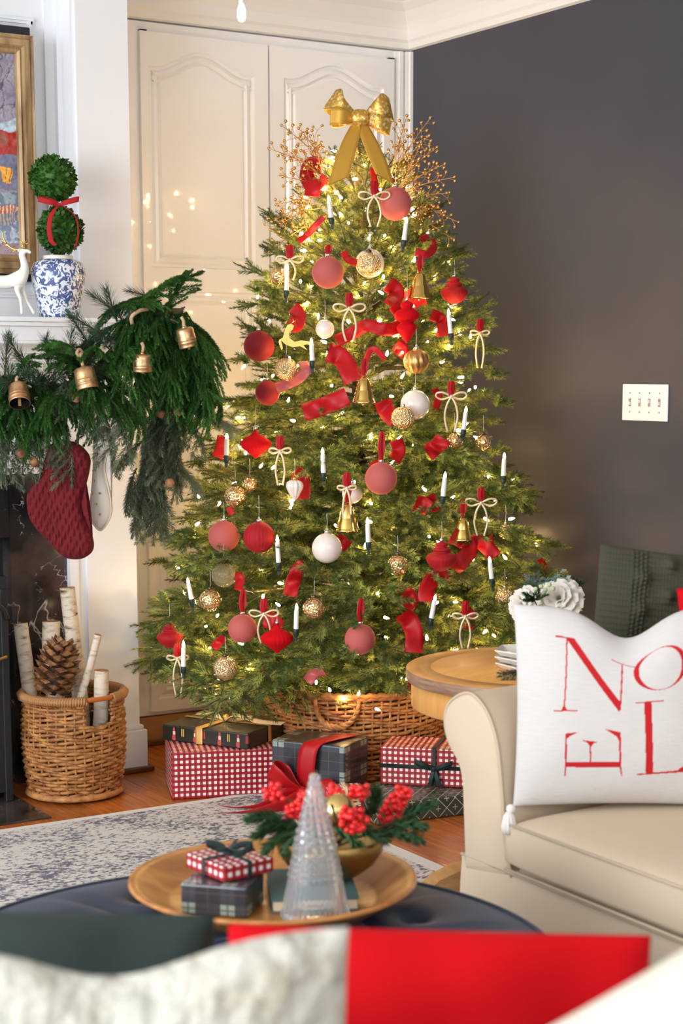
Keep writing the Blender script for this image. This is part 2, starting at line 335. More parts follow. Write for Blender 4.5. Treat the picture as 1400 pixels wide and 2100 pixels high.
def ball(mb, c, r, seg=16, n=10, mi=0, M=None, ribs=0, amp=0): return lathe(mb, ballprof(r, n), seg, (M or Matrix()) @ T(c), mi, ribs, amp)
def ico(mb, c, r, sub=1, mi=0, cache={}):
    if sub not in cache:
        bm = bmesh.new(); bmesh.ops.create_icosphere(bm, subdivisions=sub, radius=1); bm.verts.index_update()
        cache[sub] = ([v.co.copy() for v in bm.verts], [[v.index for v in f.verts] for f in bm.faces]); bm.free()
    vs, fs = cache[sub]; c = V(c); return mb.add([c+v*r for v in vs], fs, None, mi)
def smoothpath(pts, n=8):
    pts = [V(p) for p in pts]
    if len(pts) < 3: return [pts[0].lerp(pts[-1], i/n) for i in range(n+1)]
    out = []; P = [pts[0]*2-pts[1]] + pts + [pts[-1]*2-pts[-2]]
    for i in range(1, len(P)-2):
        a, b, c, d = P[i-1:i+3]
        for k in range(n):
            t = k/n; out.append(.5*((2*b)+(c-a)*t+(2*a-5*b+4*c-d)*t*t+(3*b-3*c+d-a)*t**3))
    out.append(pts[-1]); return out
def tube(mb, pts, r, seg=6, M=None, mi=0, closed=False, cap=True):
    pts = [V(p) for p in pts]; n = len(pts); vs = []; fs = []
    rr = (lambda i: r) if isinstance(r, (int, float)) else (lambda i: r[0]+(r[1]-r[0])*i/(n-1)) if len(r) == 2 else (lambda i: r[i])
    tan = lambda i: ((pts[(i+1) % n]-pts[i-1]) if closed else (pts[min(i+1, n-1)]-pts[max(i-1, 0)])).normalized()
    t0 = tan(0); u = t0.orthogonal().normalized()
    for i in range(n):
        t = tan(i); u = (u - t*u.dot(t)); u = u.normalized() if u.length > 1e-6 else t.orthogonal().normalized(); w_ = t.cross(u)
        for k in range(seg):
            a = 2*PI*k/seg; vs.append(pts[i]+(u*math.cos(a)+w_*math.sin(a))*rr(i))
    for i in range(n if closed else n-1):
        j = (i+1) % n
        for k in range(seg):
            k2 = (k+1) % seg; fs.append((i*seg+k, i*seg+k2, j*seg+k2, j*seg+k))
    if cap and not closed: fs.append(tuple(range(seg))[::-1]); fs.append(tuple((n-1)*seg+k for k in range(seg)))
    return mb.add(vs, fs, M, mi)
def strip(mb, pts, wv, M=None, mi=0, th=.0012, cross=4):
    """ribbon: centre line pts, half-width vectors wv (one or a list)"""
    pts = [V(p) for p in pts]; n = len(pts); vs = []; fs = []
    W = [V(w_) for w_ in wv] if isinstance(wv, list) else [V(wv)]*n
    for side in (0, 1):
        for i in range(n):
            t = (pts[min(i+1, n-1)]-pts[max(i-1, 0)]).normalized(); nn = t.cross(W[i]); nn = nn.normalized() if nn.length > 1e-9 else V((0, 0, 1))
            for k in range(cross+1):
                s = -1+2*k/cross; vs.append(pts[i]+W[i]*s+nn*(th*(side-.5)))
    c = cross+1
    for i in range(n-1):
        for k in range(cross):
            a = i*c+k; fs.append((a, a+1, a+c+1, a+c)); b = n*c+a; fs.append((b, b+c, b+c+1, b+1))
        for k in (0, cross):
            a = i*c+k; b = n*c+a; fs.append((a, a+c, b+c, b) if k == 0 else (a, b, b+c, a+c))
    return mb.add(vs, fs, M, mi)
def resample(xs, n):
    out = []
    for i in range(n):
        t = i/(n-1)*(len(xs)-1); k = min(int(t), len(xs)-2); out.append(xs[k]+(xs[k+1]-xs[k])*(t-k))
    return out
def prism(mb, poly, axis_len, M=None, mi=0, smooth=False):   # poly in local x,z extruded along +y
    n = len(poly); vs = [(x, 0, z) for x, z in poly]+[(x, axis_len, z) for x, z in poly]
    fs = [tuple(range(n)), tuple(range(n, 2*n))[::-1]]+[(i, (i+n), (i+1) % n+n, (i+1) % n)for i in range(n)]
    return mb.add(vs, fs, M, mi, None, smooth)
# ------------------------------------------------------------------ room shell
XB, YC, YM, ZC = 3.65, 5.46, 5.12, 2.68
def S(name, mb, mats, parent=None, **kw): return mb.build(name, mats, parent, **({} if parent else {'kind': 'structure'}), **kw)
floor = S('floor', box(MB(), -1.6, -1.0, -.06, XB+.02, YC+.02, -.006), MAT['floorbase'])
pl = box(MB(), 0, 0, -.016, .0805, 1.098, 0, bev=.0012).mesh('plank', MAT['wood'])
k = 0
for i in range(25):
    x = 1.60 + i*.082; y = 2.75 - random.random()*.6
    while y < YC and k < 290:
        o = obj('plank', pl, floor, T(x, y, -.0008*random.random())); y += 1.1; k += 1
S('ceiling', box(MB(), -1.6, -1.0, ZC, XB+.1, YC+.1, ZC+.08), MAT['ceil'])
S('wall_right', box(MB(), XB, -1.0, 0, XB+.12, YC+.12, ZC), MAT['navy'])
S('wall_back', box(MB(), -1.6, YC+.02, 0, XB, YC+.14, ZC), MAT['cream'])
def crown_run(name, mat, prof, p0, p1, inward, miter0=0, miter1=0):
    # prof: (out from wall, drop below ceiling)
    mb = MB(); d = (V(p1)-V(p0)).normalized(); n = len(prof); vs = []
    for p, mt in ((V(p0), miter0), (V(p1), -miter1)):
        for o_, dr in prof: q = p + V(inward)*o_ + d*(mt*o_); vs.append((q.x, q.y, ZC-dr))
    fs = [(i, i+1, n+i+1, n+i) for i in range(n-1)]
    return mb.add(vs, fs, None, 0, None, False)
PR = [(0, .19), (.012, .185), (.014, .165), (.022, .155), (.024, .12), (.035, .10), (.062, .062), (.088, .040), (.092, .032), (.112, .026), (.114, .012), (.135, .006), (.137, 0)]
PR = [(a, b*.97) for a, b in PR]
cr = S('trim_1', crown_run('c', 0, PR, (2.33, YC, 0), (XB, YC, 0), (0, -1, 0), 0, 1), MAT['trimwhite'])
cr2 = S('trim_2', crown_run('c', 0, PR, (XB, YC, 0), (XB, -1, 0), (-1, 0, 0), 1, 0), MAT['trimwhite'])
# ------------------------------------------------------------------ built-in cabinet (face on plane YC)
cab = thing('built_in_cabinet', 'tall cream built-in cabinet with arched panel doors filling the corner behind the tree', 'cabinet', T(3.0, YC, 0))
def cpt(o): return T(-V((3.0, YC, 0)))
CM = T(-3.0, -YC, 0)
m = MB(); box(m, 2.392, YC, 0.105, XB-.001, YC+.018, ZC-.19, CM); m.build('face_frame', MAT['cream'], cab)
m = MB(); box(m, 2.392, YC-.008, .0, XB-.001, YC+.018, .10, CM); m.build('plinth', MAT['skirt'], cab)
m = MB(); box(m, 2.392, YC-.03, 0, XB-.02, YC-.008, .018, CM, bev=.004); m.build('shoe_moulding', MAT['shoe'], cab)
m = MB()
for (z0, z1, d) in ((.735, .742, .012), (.742, .772, .022), (.772, .784, .030), (.784, .796, .022), (.796, .803, .010)): box(m, 2.392, YC-d, z0, XB-.03, YC, z1, CM)
m.build('waist_moulding', MAT['cream'], cab)
m = MB()
for x0, x1, d in ((3.585, 3.60, .006), (3.60, 3.615, .014), (3.625, 3.637, .02), (3.637, 3.649, .028)): box(m, x0, YC-d, .1, x1, YC, ZC-.19, CM)
m.build('side_casing', MAT['cream'], cab)
def outline(x0, x1, z0, z1, arch=0, n=28):
    pts = [(x0, z0), (x1, z0), (x1, z1)]
    if arch:
        wd = x1-x0; pts[2] = (x1, z1)
        for i in range(1, n):
            t = i/n; u = abs(t-.5)*2
            s = .5+.5*math.cos(PI*min(1, u/.86)); pts.append((x1-wd*t, z1+arch*(s**.85)))
    pts.append((x0, z1)); return pts
def inset(p, d):
    out = []; n = len(p)
    for i in range(n):
        a = V(p[i-1]+(0,)); b = V(p[i]+(0,)); c = V(p[(i+1) % n]+(0,))
        e1 = (b-a).normalized(); e2 = (c-b).normalized(); n1 = V((-e1.y, e1.x, 0)); n2 = V((-e2.y, e2.x, 0))
        bi = (n1+n2); bi = bi/max(.3, bi.length_squared/2) if bi.length > 1e-6 else n1
        q = b+bi*d; out.append((q.x, q.y))
    return out
def door(name, x0, x1, z0, z1, panels, th=.018):
    mb = MB(); bm = bmesh.new(); yf = YC-th
    outer = [(x0, z0), (x1, z0), (x1, z1), (x0, z1)]
    def loop(pts, y):
        vs = [bm.verts.new((x, y, z)) for x, z in pts]; return vs
    ov = loop(outer, yf); edges = [bm.edges.new((ov[i], ov[(i+1) % 4])) for i in range(4)]
    rings = []
    for pts in panels:
        prev = loop(pts, yf); n = len(pts); edges += [bm.edges.new((prev[i], prev[(i+1) % n])) for i in range(n)]
        for d, y in ((.004, .008), (.012, .010), (.020, .003), (.030, .000), (.036, .004), (.040, .009), (.046, .003), (.052, .002)):
            cur = loop(inset(pts, d), yf+y); rings.append((prev, cur)); prev = cur
        rings.append((prev, None))
    bmesh.ops.triangle_fill(bm, edges=edges, use_beauty=True)
    for a, b in rings:
        if b is None: bm.faces.new(a)
        else:
            n = len(a)
            for i in range(n): bm.faces.new((a[i], a[(i+1) % n], b[(i+1) % n], b[i]))
    bk = loop(outer, YC-.0005)
    for i in range(4): bm.faces.new((ov[i], bk[i], bk[(i+1) % 4], ov[(i+1) % 4]))
    bmesh.ops.recalc_face_normals(bm, faces=bm.faces[:]); bm.verts.index_update()
    mb.add([v.co.copy() for v in bm.verts], [[v.index for v in f.verts] for f in bm.faces], CM, 0, None, False); bm.free()
    return mb.build('door', MAT['cream'], cab)
d1 = door('door', 2.548, 3.040, .812, 2.457, [outline(2.577, 2.985, 1.675, 2.345, .062), outline(2.577, 2.985, .87, 1.596)])
d2 = door('door', 3.047, 3.572, .812, 2.457, [outline(3.104, 3.527, 1.675, 2.350, .062), outline(3.104, 3.527, .87, 1.596)])
d3 = door('door', 2.548, 3.040, .12, .725, [outline(2.577, 2.985, .165, .672)])
d4 = door('door', 3.047, 3.572, .12, .725, [outline(3.104, 3.527, .165, .672)])
m = MB(); kx = V((3.021-3.0, -.018, 1.633)); lathe(m, [(.004, 0), (.005, .012), (.010, .016), (.0145, .024), (.013, .032), (.006, .036)], 20, T(kx) @ Matrix.Rotation(PI/2, 4, 'X')); m.build('knob', MAT['brass'], d1)
m = MB(); lathe(m, [(.011, 0), (.011, .003), (.006, .004)], 20, T(kx) @ Matrix.Rotation(PI/2, 4, 'X')); m.build('knob_rose', MAT['brass'], d1)
m = MB(); box(m, 2.549, YC-.020, 2.458, 2.573, YC-.0, 2.461, CM); m.build('hinge', MAT['black'], cab)
m = MB(); box(m, 3.548, YC-.020, 2.458, 3.572, YC-.0, 2.461, CM); m.build('hinge', MAT['black'], cab)
# ------------------------------------------------------------------ light switch
sw = thing('light_switch', 'white four-gang light switch plate on the dark navy wall', 'light switch', T(XB, 4.111, 1.223))
m = MB(); box(m, -.006, -.106, -.0575, 0, .106, .0575, None, bev=.0025); m.build('switch_plate', MAT['plate'], sw)
for i in range(4):
    y = .069-.046*i; up = (0, 1, 1, 0)[i]
    m = MB(); box(m, -.0075, y-.005, -.0125, -.0055, y+.005, .0125); m.build('toggle_slot', MAT['screw'], sw)
    m = MB(); box(m, -.016, y-.0042, -.005, -.006, y+.0042, .006, T(0, 0, .003*(1 if up else -1)) @ Matrix.Rotation(R(0), 4, 'Y'), bev=.0015); m.build('toggle', MAT['plate'], sw)
    for z in (.030, -.030): m = MB(); ball(m, (-.006, y, z), .0028, 8, 5); m.build('screw', MAT['screw'], sw)
# ------------------------------------------------------------------ chimney breast, overmantel
S('wall_left', box(MB(), -1.2, 5.24, 0, 2.17, YC+.02, ZC), MAT['white'])
m = MB(); box(m, 2.178, YM, 1.455, 2.355, YC+.02, ZC); box(m, 2.165, YM+.012, 1.455, 2.178, YC, ZC, None)
S('trim_3', m, MAT['white'])
m = MB(); box(m, 2.150, 5.205, 1.455, 2.166, 5.24, ZC); box(m, 2.120, 5.228, 1.455, 2.150, 5.24, ZC)
for x, d in ((2.074, .012), (2.066, .018)): box(m, x, 5.24-d, 1.56, x+.008, 5.24, 2.40)
for z, d in ((2.392, .012), (2.40, .018)): box(m, -1.2, 5.24-d, z, 2.082, 5.24, z+.008)
for z, d in ((1.552, .012), (1.56, .018)): box(m, -1.2, 5.24-d, z, 2.082, 5.24, z+.008)
S('trim_4', m, MAT['white'])
# mantel
mt = thing('fireplace_mantel', 'white classical fireplace mantel with stepped shelf at the left edge', 'fireplace', T(1.2, YM, 0))
MM = T(-1.2, -YM, 0)
m = MB()
for z0, z1, d, e in ((1.468, 1.482, .215, .070), (1.455, 1.468, .205, .060), (1.412, 1.455, .190, .050), (1.402, 1.412, .200, .055), (1.398, 1.402, .185, .045)): box(m, -.4, YM-d, z0, 2.355+e*.7, YM+.12, z1, MM, bev=.002)
m.build('mantel_shelf', MAT['white'], mt)
m = MB()
for z0, z1, d in ((1.375, 1.398, .10), (1.36, 1.375, .085), (1.345, 1.36, .07), (1.335, 1.345, .05), (1.32, 1.335, .035), (1.06, 1.32, .02)): box(m, -.4, YM-d, z0, 2.355+d*.35, YM+.12, z1, MM, bev=.0015)
m.build('frieze', MAT['white'], mt)
m = MB(); box(m, 2.178, YM, .155, 2.352, YC, 1.07, MM); m.build('pilaster', MAT['white'], mt)
m = MB(); box(m, 2.155, YM-.024, .0, 2.369, YC, .140, MM, bev=.003); box(m, 2.165, YM-.014, .140, 2.362, YC, .155, MM, bev=.005); m.build('plinth_block', MAT['white'], mt)
m = MB(); box(m, 2.15, YM-.042, 0, 2.386, YM+.25, .017, MM, bev=.005); m.build('shoe_moulding', MAT['shoe'], mt)
m = MB(); box(m, 2.120, YM+.004, 0, 2.150, YM+.12, 1.06, MM); box(m, 2.150, YM+.012, 0, 2.178, YM+.12, 1.06, MM); box(m, -.4, YM-.006, 1.008, 2.150, YM+.12, 1.03, MM); box(m, -.4, YM+.004, 1.0, 2.15, YM+.12, 1.01, MM); box(m, -.4, YM+.012, 1.03, 2.178, YM+.12, 1.07, MM); m.build('inner_moulding', MAT['white'], mt)
m = MB(); box(m, 1.93, YM+.03, 0, 2.123, YM+.12, 1.005, MM); m.build('marble_slab', MAT['marble'], mt)
m = MB(); box(m, -.4, YM+.03, .80, 1.929, YM+.12, 1.005, MM); m.build('marble_slab', MAT['marble'], mt)
m = MB(); box(m, -.4, YM+.10, 0, 1.93, YM+.13, .80, MM); m.build('firebox', MAT['black'], mt)
hearth = thing('hearth', 'black marble hearth slab on the floor before the fireplace', 'hearth', T(1.5, 4.9, 0))
for i in range(7): m = MB(); box(m, 1.86-.31*(i+1)+.003-1.5, 4.685-4.9, -.004, 1.86-.31*i-1.5, YM+.02-4.9, .006, None, bev=.002); m.build('tile', MAT['marble'], hearth)
# fire screen seen at the left edge
fs = thing('fire_screen', 'black iron fire screen with curved pull at the far left edge', 'fire screen', T(1.74, 4.93, .006))
m = MB(); box(m, .068, -.008, 0, .092, .014, .70, None, bev=.003); m.build('frame_post', MAT['black'], fs)
m = MB(); box(m, -1.0, -.004, .03, .068, .010, .66, None); m.build('screen_mesh', MAT['black'], fs)
m = MB(); box(m, -1.0, -.010, .66, .092, .014, .70, None, bev=.003); m.build('top_rail', MAT['black'], fs)
m = MB(); tube(m, smoothpath([(-.16, -.02, .60), (-.02, -.03, .66), (.06, -.03, .61), (.085, -.02, .57)], 8), .008, 8); m.build('pull', MAT['black'], fs)
m = MB(); tube(m, smoothpath([(-.12, -.02, .42), (0, -.03, .44), (.08, -.02, .455)], 8), .006, 8); m.build('scroll_bar', MAT['brass'], fs)
# ------------------------------------------------------------------ framed painting and television behind
tv = box(MB(), -.5, 5.195, 1.60, 2.060, 5.222, 2.375, T(-1.6, -5.2, -1.6), bev=.003).build('television', MAT['tv'], None, T(1.6, 5.2, 1.6), label='dark flat television screen hanging behind the framed painting', cat='television')
pt = thing('framed_painting', 'large framed winter village painting standing on the mantel', 'painting', T(1.5, 5.165, 1.62))
fx1, fz0, fz1, fwid = 2.052, 1.622, 2.343, .058
def pmol(mb, prof, path, M=None):   # mitred frame moulding around a rectangle path (x,z); prof (in from edge, out)
    n = len(path); k = len(prof); vs = []; fs = []
    for i in range(n):
        a = V(path[i-1]); b = V(path[i]); c = V(path[(i+1) % n]); e1 = (b-a).normalized(); e2 = (c-b).normalized()
        n1 = V((-e1.y, e1.x)); n2 = V((-e2.y, e2.x)); bi = n1+n2
        for d, o_ in prof: q = b+bi*d; vs.append((q.x, -o_, q.y))
    for i in range(n):
        j = (i+1) % n
        for q in range(k-1): fs.append((i*k+q, j*k+q, j*k+q+1, i*k+q+1))
    return mb.add(vs, fs, M, 0, None, False)
m = MB(); pmol(m, [(0, -.02), (0, .014), (.004, .020), (.012, .016), (.016, .022), (.034, .024), (.040, .012), (.046, .016), (.054, .010), (.058, .002), (.058, -.02)], [(-.95, .002), (.552, .002), (.552, .722), (-.95, .722)]); m.build('frame', MAT['frame'], pt)
def painting():
    nx, nz = 400, 280; x0, x1, z0, z1 = -.45, .496, .058, .664; vs = []; cols = []
    for j in range(nz+1):
        for i in range(nx+1):
            x = x0+(x1-x0)*i/nx; z = z0+(z1-z0)*j/nz; vs.append((x, 0, z))
            x += .010*noise.noise(V((x*30, z*30, 7))); zq = .012*noise.noise(V((x*22, z*22, 9))); s = x-.496; h = (z+zq-.058)/.606
            q = noise.noise(V((x*14, z*14, 0))); q2 = noise.noise(V((x*60, z*60, 3))); sx = s+q2*.006; hh = h+q*.02
            c = V((.30, .26, .34))+V((.12, .10, .10))*q*1.2                        # mauve winter sky
            if s < -.09: c = c.lerp(V((.62, .56, .46)), min(1, (-.09-s)*6))
            br = abs(math.sin(sx*95+h*9+q*2.2))*abs(math.cos(sx*40-h*22+q*3))
            if h > .62 and br < .07+.05*max(0, .85-h): c = V((.13, .11, .14))
            if .56 < hh < .70 and hh < .64+s*.8+.06: c = V((.45, .55, .62))+V((.2, .2, .2))*q2   # snowy roof
            if .50 < hh < .62 and s > -.19: c = V((.42, .05, .04)) if (hh < .55 or q > -.1) else V((.30, .10, .07))
            if .33 < hh < .50: c = V((.20, .20, .30))+V((.08, .07, .08))*q
            if .36 < h < .44 and (-.105 < s < -.075 or -.055 < s < -.02 or -.3 < s < -.26): c = V((.90, .42, .06)) if abs(((s*100) % 1.6)-.8) > .08 else V((.2, .08, .03))
            if .30 < h < .60 and -.165 < sx < -.135: c = V((.62, .55, .47))
            if .25 < hh < .32: c = V((.16, .20, .26)) if q2 > 0 else V((.34, .42, .48))
            if .17 < hh < .25 and s > -.12: c = V((.50, .14, .09)) if math.sin(s*520) > -.4 else V((.75, .62, .45))
            if hh < .25 and s < -.12: c = V((.72, .58, .30)) if q > -.12 else V((.45, .12, .07))
            lim = .16+s*.9
            if hh < .17+.02*q: c = V((.20, .24, .36)) if q2+q > -.1 else V((.48, .56, .62))
            if .0 < hh-(.11+(s+.13)*.5) < .055 and s > -.13: c = V((.42, .36, .34)) if math.sin(s*600) > 0 else V((.20, .18, .24))
            if hh < .055: c = V((.40, .28, .33))+V((.15, .12, .12))*q
            q3 = noise.noise(V((x*160+q*4, z*110, 5))); c += V((.05, .05, .05))*q2*1.4; c *= 1+.35*q3; cols += [max(0, c.x), max(0, c.y), max(0, c.z), 1]
    fs = [(j*(nx+1)+i, j*(nx+1)+i+1, (j+1)*(nx+1)+i+1, (j+1)*(nx+1)+i) for j in range(nz) for i in range(nx)]
    m = MB(); m.add(vs, fs); me = m.mesh('canvas', MAT['painting']); a = me.color_attributes.new('paint', 'FLOAT_COLOR', 'POINT'); a.data.foreach_set('color', cols); return me
obj('canvas', painting(), pt)
# ------------------------------------------------------------------ porcelain jar and topiary
jb = V((2.047, 4.985, 1.482))
jar = thing('ginger_jar', 'blue and white porcelain ginger jar on the mantel holding the topiary', 'jar', T(jb))
m = MB(); lathe(m, [(.052, 0), (.060, .002), (.062, .012), (.068, .05), (.078, .095), (.0835, .125), (.083, .148), (.073, .166), (.056, .175), (.050, .177)], 40); m.build('body', MAT['jar'], jar)
m = MB(); lathe(m, [(.046, .174), (.046, .186), (.044, .188), (.040, .186), (.039, .14)], 36, cap=False); m.build('rim', MAT['whiteglaze'], jar)
tp = thing('topiary', 'double ball boxwood topiary planted in the blue and white jar', 'topiary', T(jb+V((0, 0, .16))))
c1 = at(124, 472, 5.29)-(jb+V((0, 0, .16))); c2 = at(108, 367, 5.29)-(jb+V((0, 0, .16)))
m = MB()
for k in range(5): a = k*1.26; tube(m, smoothpath([(.010*math.cos(a), .010*math.sin(a), -.02), (.009*math.cos(a+.6), .009*math.sin(a+.6), .04), (c1.x*.6, c1.y*.6, c1.z)], 4), .0045, 6)
tube(m, [(c1.x*.6, c1.y*.6, c1.z), tuple(c2)], .006, 8); m.build('stem', MAT['trunk'], tp)
def leafball(parent, c, r, n=750):
    m = MB(); ico(m, c, r*.86, 3); m.build('leaf_core', MAT['garland'], parent)
    m = MB(); g = PI*(3-5**.5)
    for i in range(n):
        z = 1-2*(i+.5)/n; a = g*i; d = V((math.sqrt(1-z*z)*math.cos(a), math.sqrt(1-z*z)*math.sin(a), z)); d = (d+V([random.uniform(-.2, .2) for _ in range(3)])).normalized()
        t = d.orthogonal().normalized(); t.rotate(Quaternion(d, random.random()*6.28)); up = (d*.8+t*.65).normalized(); sd = up.cross(d).normalized(); L = .018*random.uniform(.8, 1.2); w_ = L*.34
        b = c+d*r*random.uniform(.80, .93); m.add([b, b+up*L*.5+sd*w_+d*.001, b+up*L, b+up*L*.5-sd*w_+d*.001], [(0, 1, 2, 3)], None, 0)
    m.build('foliage', MAT['leaf'], parent, kind='stuff')
leafball(tp, c1, .067); leafball(tp, c2, .067)
def flat_bow(parent, mats, O_, s, wv, loops, tails, knot=.3, names=('bow_loop', 'bow_tail', 'knot')):
    for lp in loops:
        p = smoothpath([V(q)*s for q in lp], 8); n = len(p); m = MB()
        strip(m, [O_+q for q in p], [V(wv)*s*(.35+.65*min(1, 2.6*math.sin(PI*i/(n-1)))) for i in range(n)]); m.build(names[0], mats, parent)
    for tl in tails:
        ww = wv
        if isinstance(tl, tuple): tl, ww = tl
        p = smoothpath([V(q)*s for q in tl], 8); n = len(p); m = MB(); strip(m, [O_+q for q in p], [V(ww)*s*(.4+.6*min(1, 4*i/(n-1))) for i in range(n)]); m.build(names[1], mats, parent)
    m = MB(); lathe(m, [(V(wv).length*s*.45*f, z*s*knot) for f, z in ((.7, -.5), (1, -.2), (1, .2), (.7, .5))], 14, T(O_) @ Matrix.Rotation(PI/2, 4, 'Y')); m.build(names[2], mats, parent)
kb = at(122, 419, 5.20); bow = thing('topiary_bow', 'narrow red velvet bow tied between the two boxwood balls', 'bow', CAMF(kb))
flat_bow(bow, MAT['redvelvet'], V((0, 0, 0)), .056, (.02, 0, .14), [[(0, 0, 0), (.5, -.25, .10), (1.05, -.1, .26), (.6, .2, .22), (0, 0, 0)], [(0, 0, 0), (-.5, -.25, .10), (-1.1, -.1, .26), (-.6, .2, .22), (0, 0, 0)]],
         [([(0, 0, 0), (-.35, -.3, -.5), (-.5, -.45, -1.2), (-.42, -.45, -1.9), (-.22, -.4, -2.15)], (.13, 0, .02)), ([(0, 0, 0), (.45, 0, -.25), (.85, .1, -.7), (.95, .1, -1.5), (.75, .1, -2.3)], (.02, .10, 0))], .28)
# ------------------------------------------------------------------ ceramic deer
dp = V((1.965, 4.975, 1.482))
deer = thing('deer_figurine', 'white ceramic standing deer with gold antlers on the mantel', 'figurine', CAMF(dp))
def dpx(px, py, off=0): v = at(px, py, 5.23+off); w_ = v-dp; return V((w_.dot(RH), w_.dot(FH), w_.z))
def skin(name, verts, edges, radii, mats, parent, root=0, sub=2):
    me = bpy.data.meshes.new(name); me.from_pydata([tuple(v) for v in verts], edges, []); me.materials.append(mats)
    o = obj(name, me, parent); sm = o.modifiers.new('s', 'SKIN'); sm.use_smooth_shade = True
    for i, r in enumerate(radii): me.skin_vertices[0].data[i].radius = (r, r) if isinstance(r, (int, float)) else r
    me.skin_vertices[0].data[root].use_root = True; ss = o.modifiers.new('u', 'SUBSURF'); ss.levels = ss.render_levels = sub; return o
dv = [dpx(-4, 580), dpx(20, 578), dpx(42, 572), dpx(52, 556), dpx(50, 540), dpx(44, 522), dpx(46, 512), dpx(56, 514), dpx(64, 519),
      dpx(34, 594, -.012), dpx(42, 612, -.012), dpx(44, 630, -.012), dpx(45, 645, -.012), dpx(46, 594, .012), dpx(55, 618, .012), dpx(64, 632, .012), dpx(71, 645, .012),
      dpx(-36, 576), dpx(-44, 602, -.012), dpx(-52, 620, -.012), dpx(-50, 645, -.012), dpx(-40, 602, .012), dpx(-40, 622, .012), dpx(-44, 645, .012), dpx(-52, 565), dpx(36, 514, -.012)]
de = [(0, 1), (1, 2), (2, 3), (3, 4), (4, 5), (5, 6), (6, 7), (7, 8), (2, 9), (9, 10), (10, 11), (11, 12), (2, 13), (13, 14), (14, 15), (15, 16), (0, 17), (17, 18), (18, 19), (19, 20), (17, 21), (21, 22), (22, 23), (17, 24), (6, 25)]
dr = [.022, .022, .021, .016, .012, .0105, .0105, .007, .0045, .009, .006, .0045, .006, .010, .006, .0048, .006, .024, .010, .006, .006, .011, .006, .006, .005, .004]
skin('body', dv, de, dr, MAT['whiteglaze'], deer)
for i, (a, b) in enumerate(((dpx(52, 506, -.004), dpx(40, 506, -.006)),)):
    pass
for off, pts, br in ((0, [(50, 510), (36, 512), (22, 508), (8, 492), (6, 473)], [[(24, 509), (4, 498)], [(14, 500), (-2, 488)], [(34, 512), (22, 518)]]), (.02, [(50, 510), (50, 502), (56, 492)], [[(50, 502), (62, 498)], [(50, 503), (38, 490)]])):
    m = MB(); tube(m, smoothpath([dpx(x, y, off*k/3-.004) for k, (x, y) in enumerate(pts)], 4), (.0045, .0016), 8)
    for b_ in br: tube(m, [dpx(x, y, off*.5-.004) for x, y in b_], (.003, .0012), 8)
    m.build('antler', MAT['gold'], deer)
# ------------------------------------------------------------------ needled twigs (shared by tree, garland, sprigs)
def needles(mb, pts, per_m, nl, nw, ang=.85, mi=0, taper=.6, up=V((0, 0, 1)), flat=.0):
    pts = [V(p) for p in pts]; seg = [(pts[i+1]-pts[i]).length for i in range(len(pts)-1)]; tot = sum(seg); n = max(4, int(tot*per_m)); vs = mb.v; fs = mb.f; b = len(vs)
    rnd = random.random; i = 0; acc = 0
    for k in range(n):
        s = tot*(k+rnd()*.6)/n
        while i < len(seg)-1 and acc+seg[i] < s: acc += seg[i]; i += 1
        t = min(1, (s-acc)/max(seg[i], 1e-6)); p = pts[i].lerp(pts[i+1], t); d = (pts[i+1]-pts[i]).normalized()
        u = d.cross(up); u = u.normalized() if u.length > 1e-4 else d.orthogonal().normalized(); w_ = u.cross(d)
        a = rnd()*6.283; ca, sa = math.cos(a), math.sin(a)*(1-flat); f = s/tot; A = ang*(1-.45*max(0, f-.8)/.2)*(.8+.4*rnd())
        nd_ = (d*math.cos(A)+(u*ca+w_*sa)*math.sin(A)).normalized(); L = nl*(.75+.5*rnd())*(1-(1-taper)*max(0, f-.75)/.25)
        sd = nd_.cross(d); sd = sd.normalized()*nw if sd.length > 1e-4 else u*nw
        tip = p+nd_*L; mid = p+nd_*L*.45; b = len(vs); vs.extend((p-sd*.5, mid-sd, tip, mid+sd)); fs.append((b, b+1, b+2, b+3))
        mb.mi.append(mi); mb.smooth.append(False); mb.uv.append(None)
def bend(p0, d, L, droop, n=5, wob=.04):
    p = V(p0); d = V(d).normalized(); out = [p.copy()]
    for i in range(n):
        d = (d+V((random.uniform(-wob, wob), random.uniform(-wob, wob), droop/n+random.uniform(-wob, wob)*.5))).normalized(); p = p+d*(L/n); out.append(p.copy())
    return out
def spruce_branch(L, dense=1.0):
    mb = MB(); main = bend((0, 0, 0), (1, 0, .12), L, -.18, 7, .03); tube(mb, main, (.0065, .0016), 5, mi=1)
    k0 = 1 if L > .3 else 0
    needles(mb, main[1:], 1000*dense, .018, .0010)
    def side(at_, d, l, lvl):
        tw = bend(at_, d, l, -.12, 4, .05); tube(mb, tw, (.0022, .0010), 3, mi=1, cap=False); needles(mb, tw, 1050*dense, .0175, .0010)
        if lvl and l > .075:
            for s in (.38, .62):
                q = tw[1].lerp(tw[3], s); dd = (tw[3]-tw[1]).normalized()
                for sg in (-1, 1):
                    if random.random() < .85: v = dd.copy(); v.rotate(Quaternion(V((0, 0, 1)), sg*random.uniform(.6, .95))); v.z += random.uniform(-.15, .25); side(q, v, l*random.uniform(.38, .6), 0)
    nside = max(3, int(L/.075)); 
    for i in range(nside):
        s = .22+.74*i/nside; j = min(int(s*7), 6); q = main[j].lerp(main[j+1], s*7-j)
        for sg in (-1, 1):
            v = (main[j+1]-main[j]).normalized(); v.rotate(Quaternion(V((0, 0, 1)), sg*random.uniform(.62, .98))); v.z += random.uniform(-.25, .35)
            side(q, v, min(.26, (.30*L+.03)*(1.12-s*.75))*random.uniform(.8, 1.2), 1)
    return mb
BR = {}
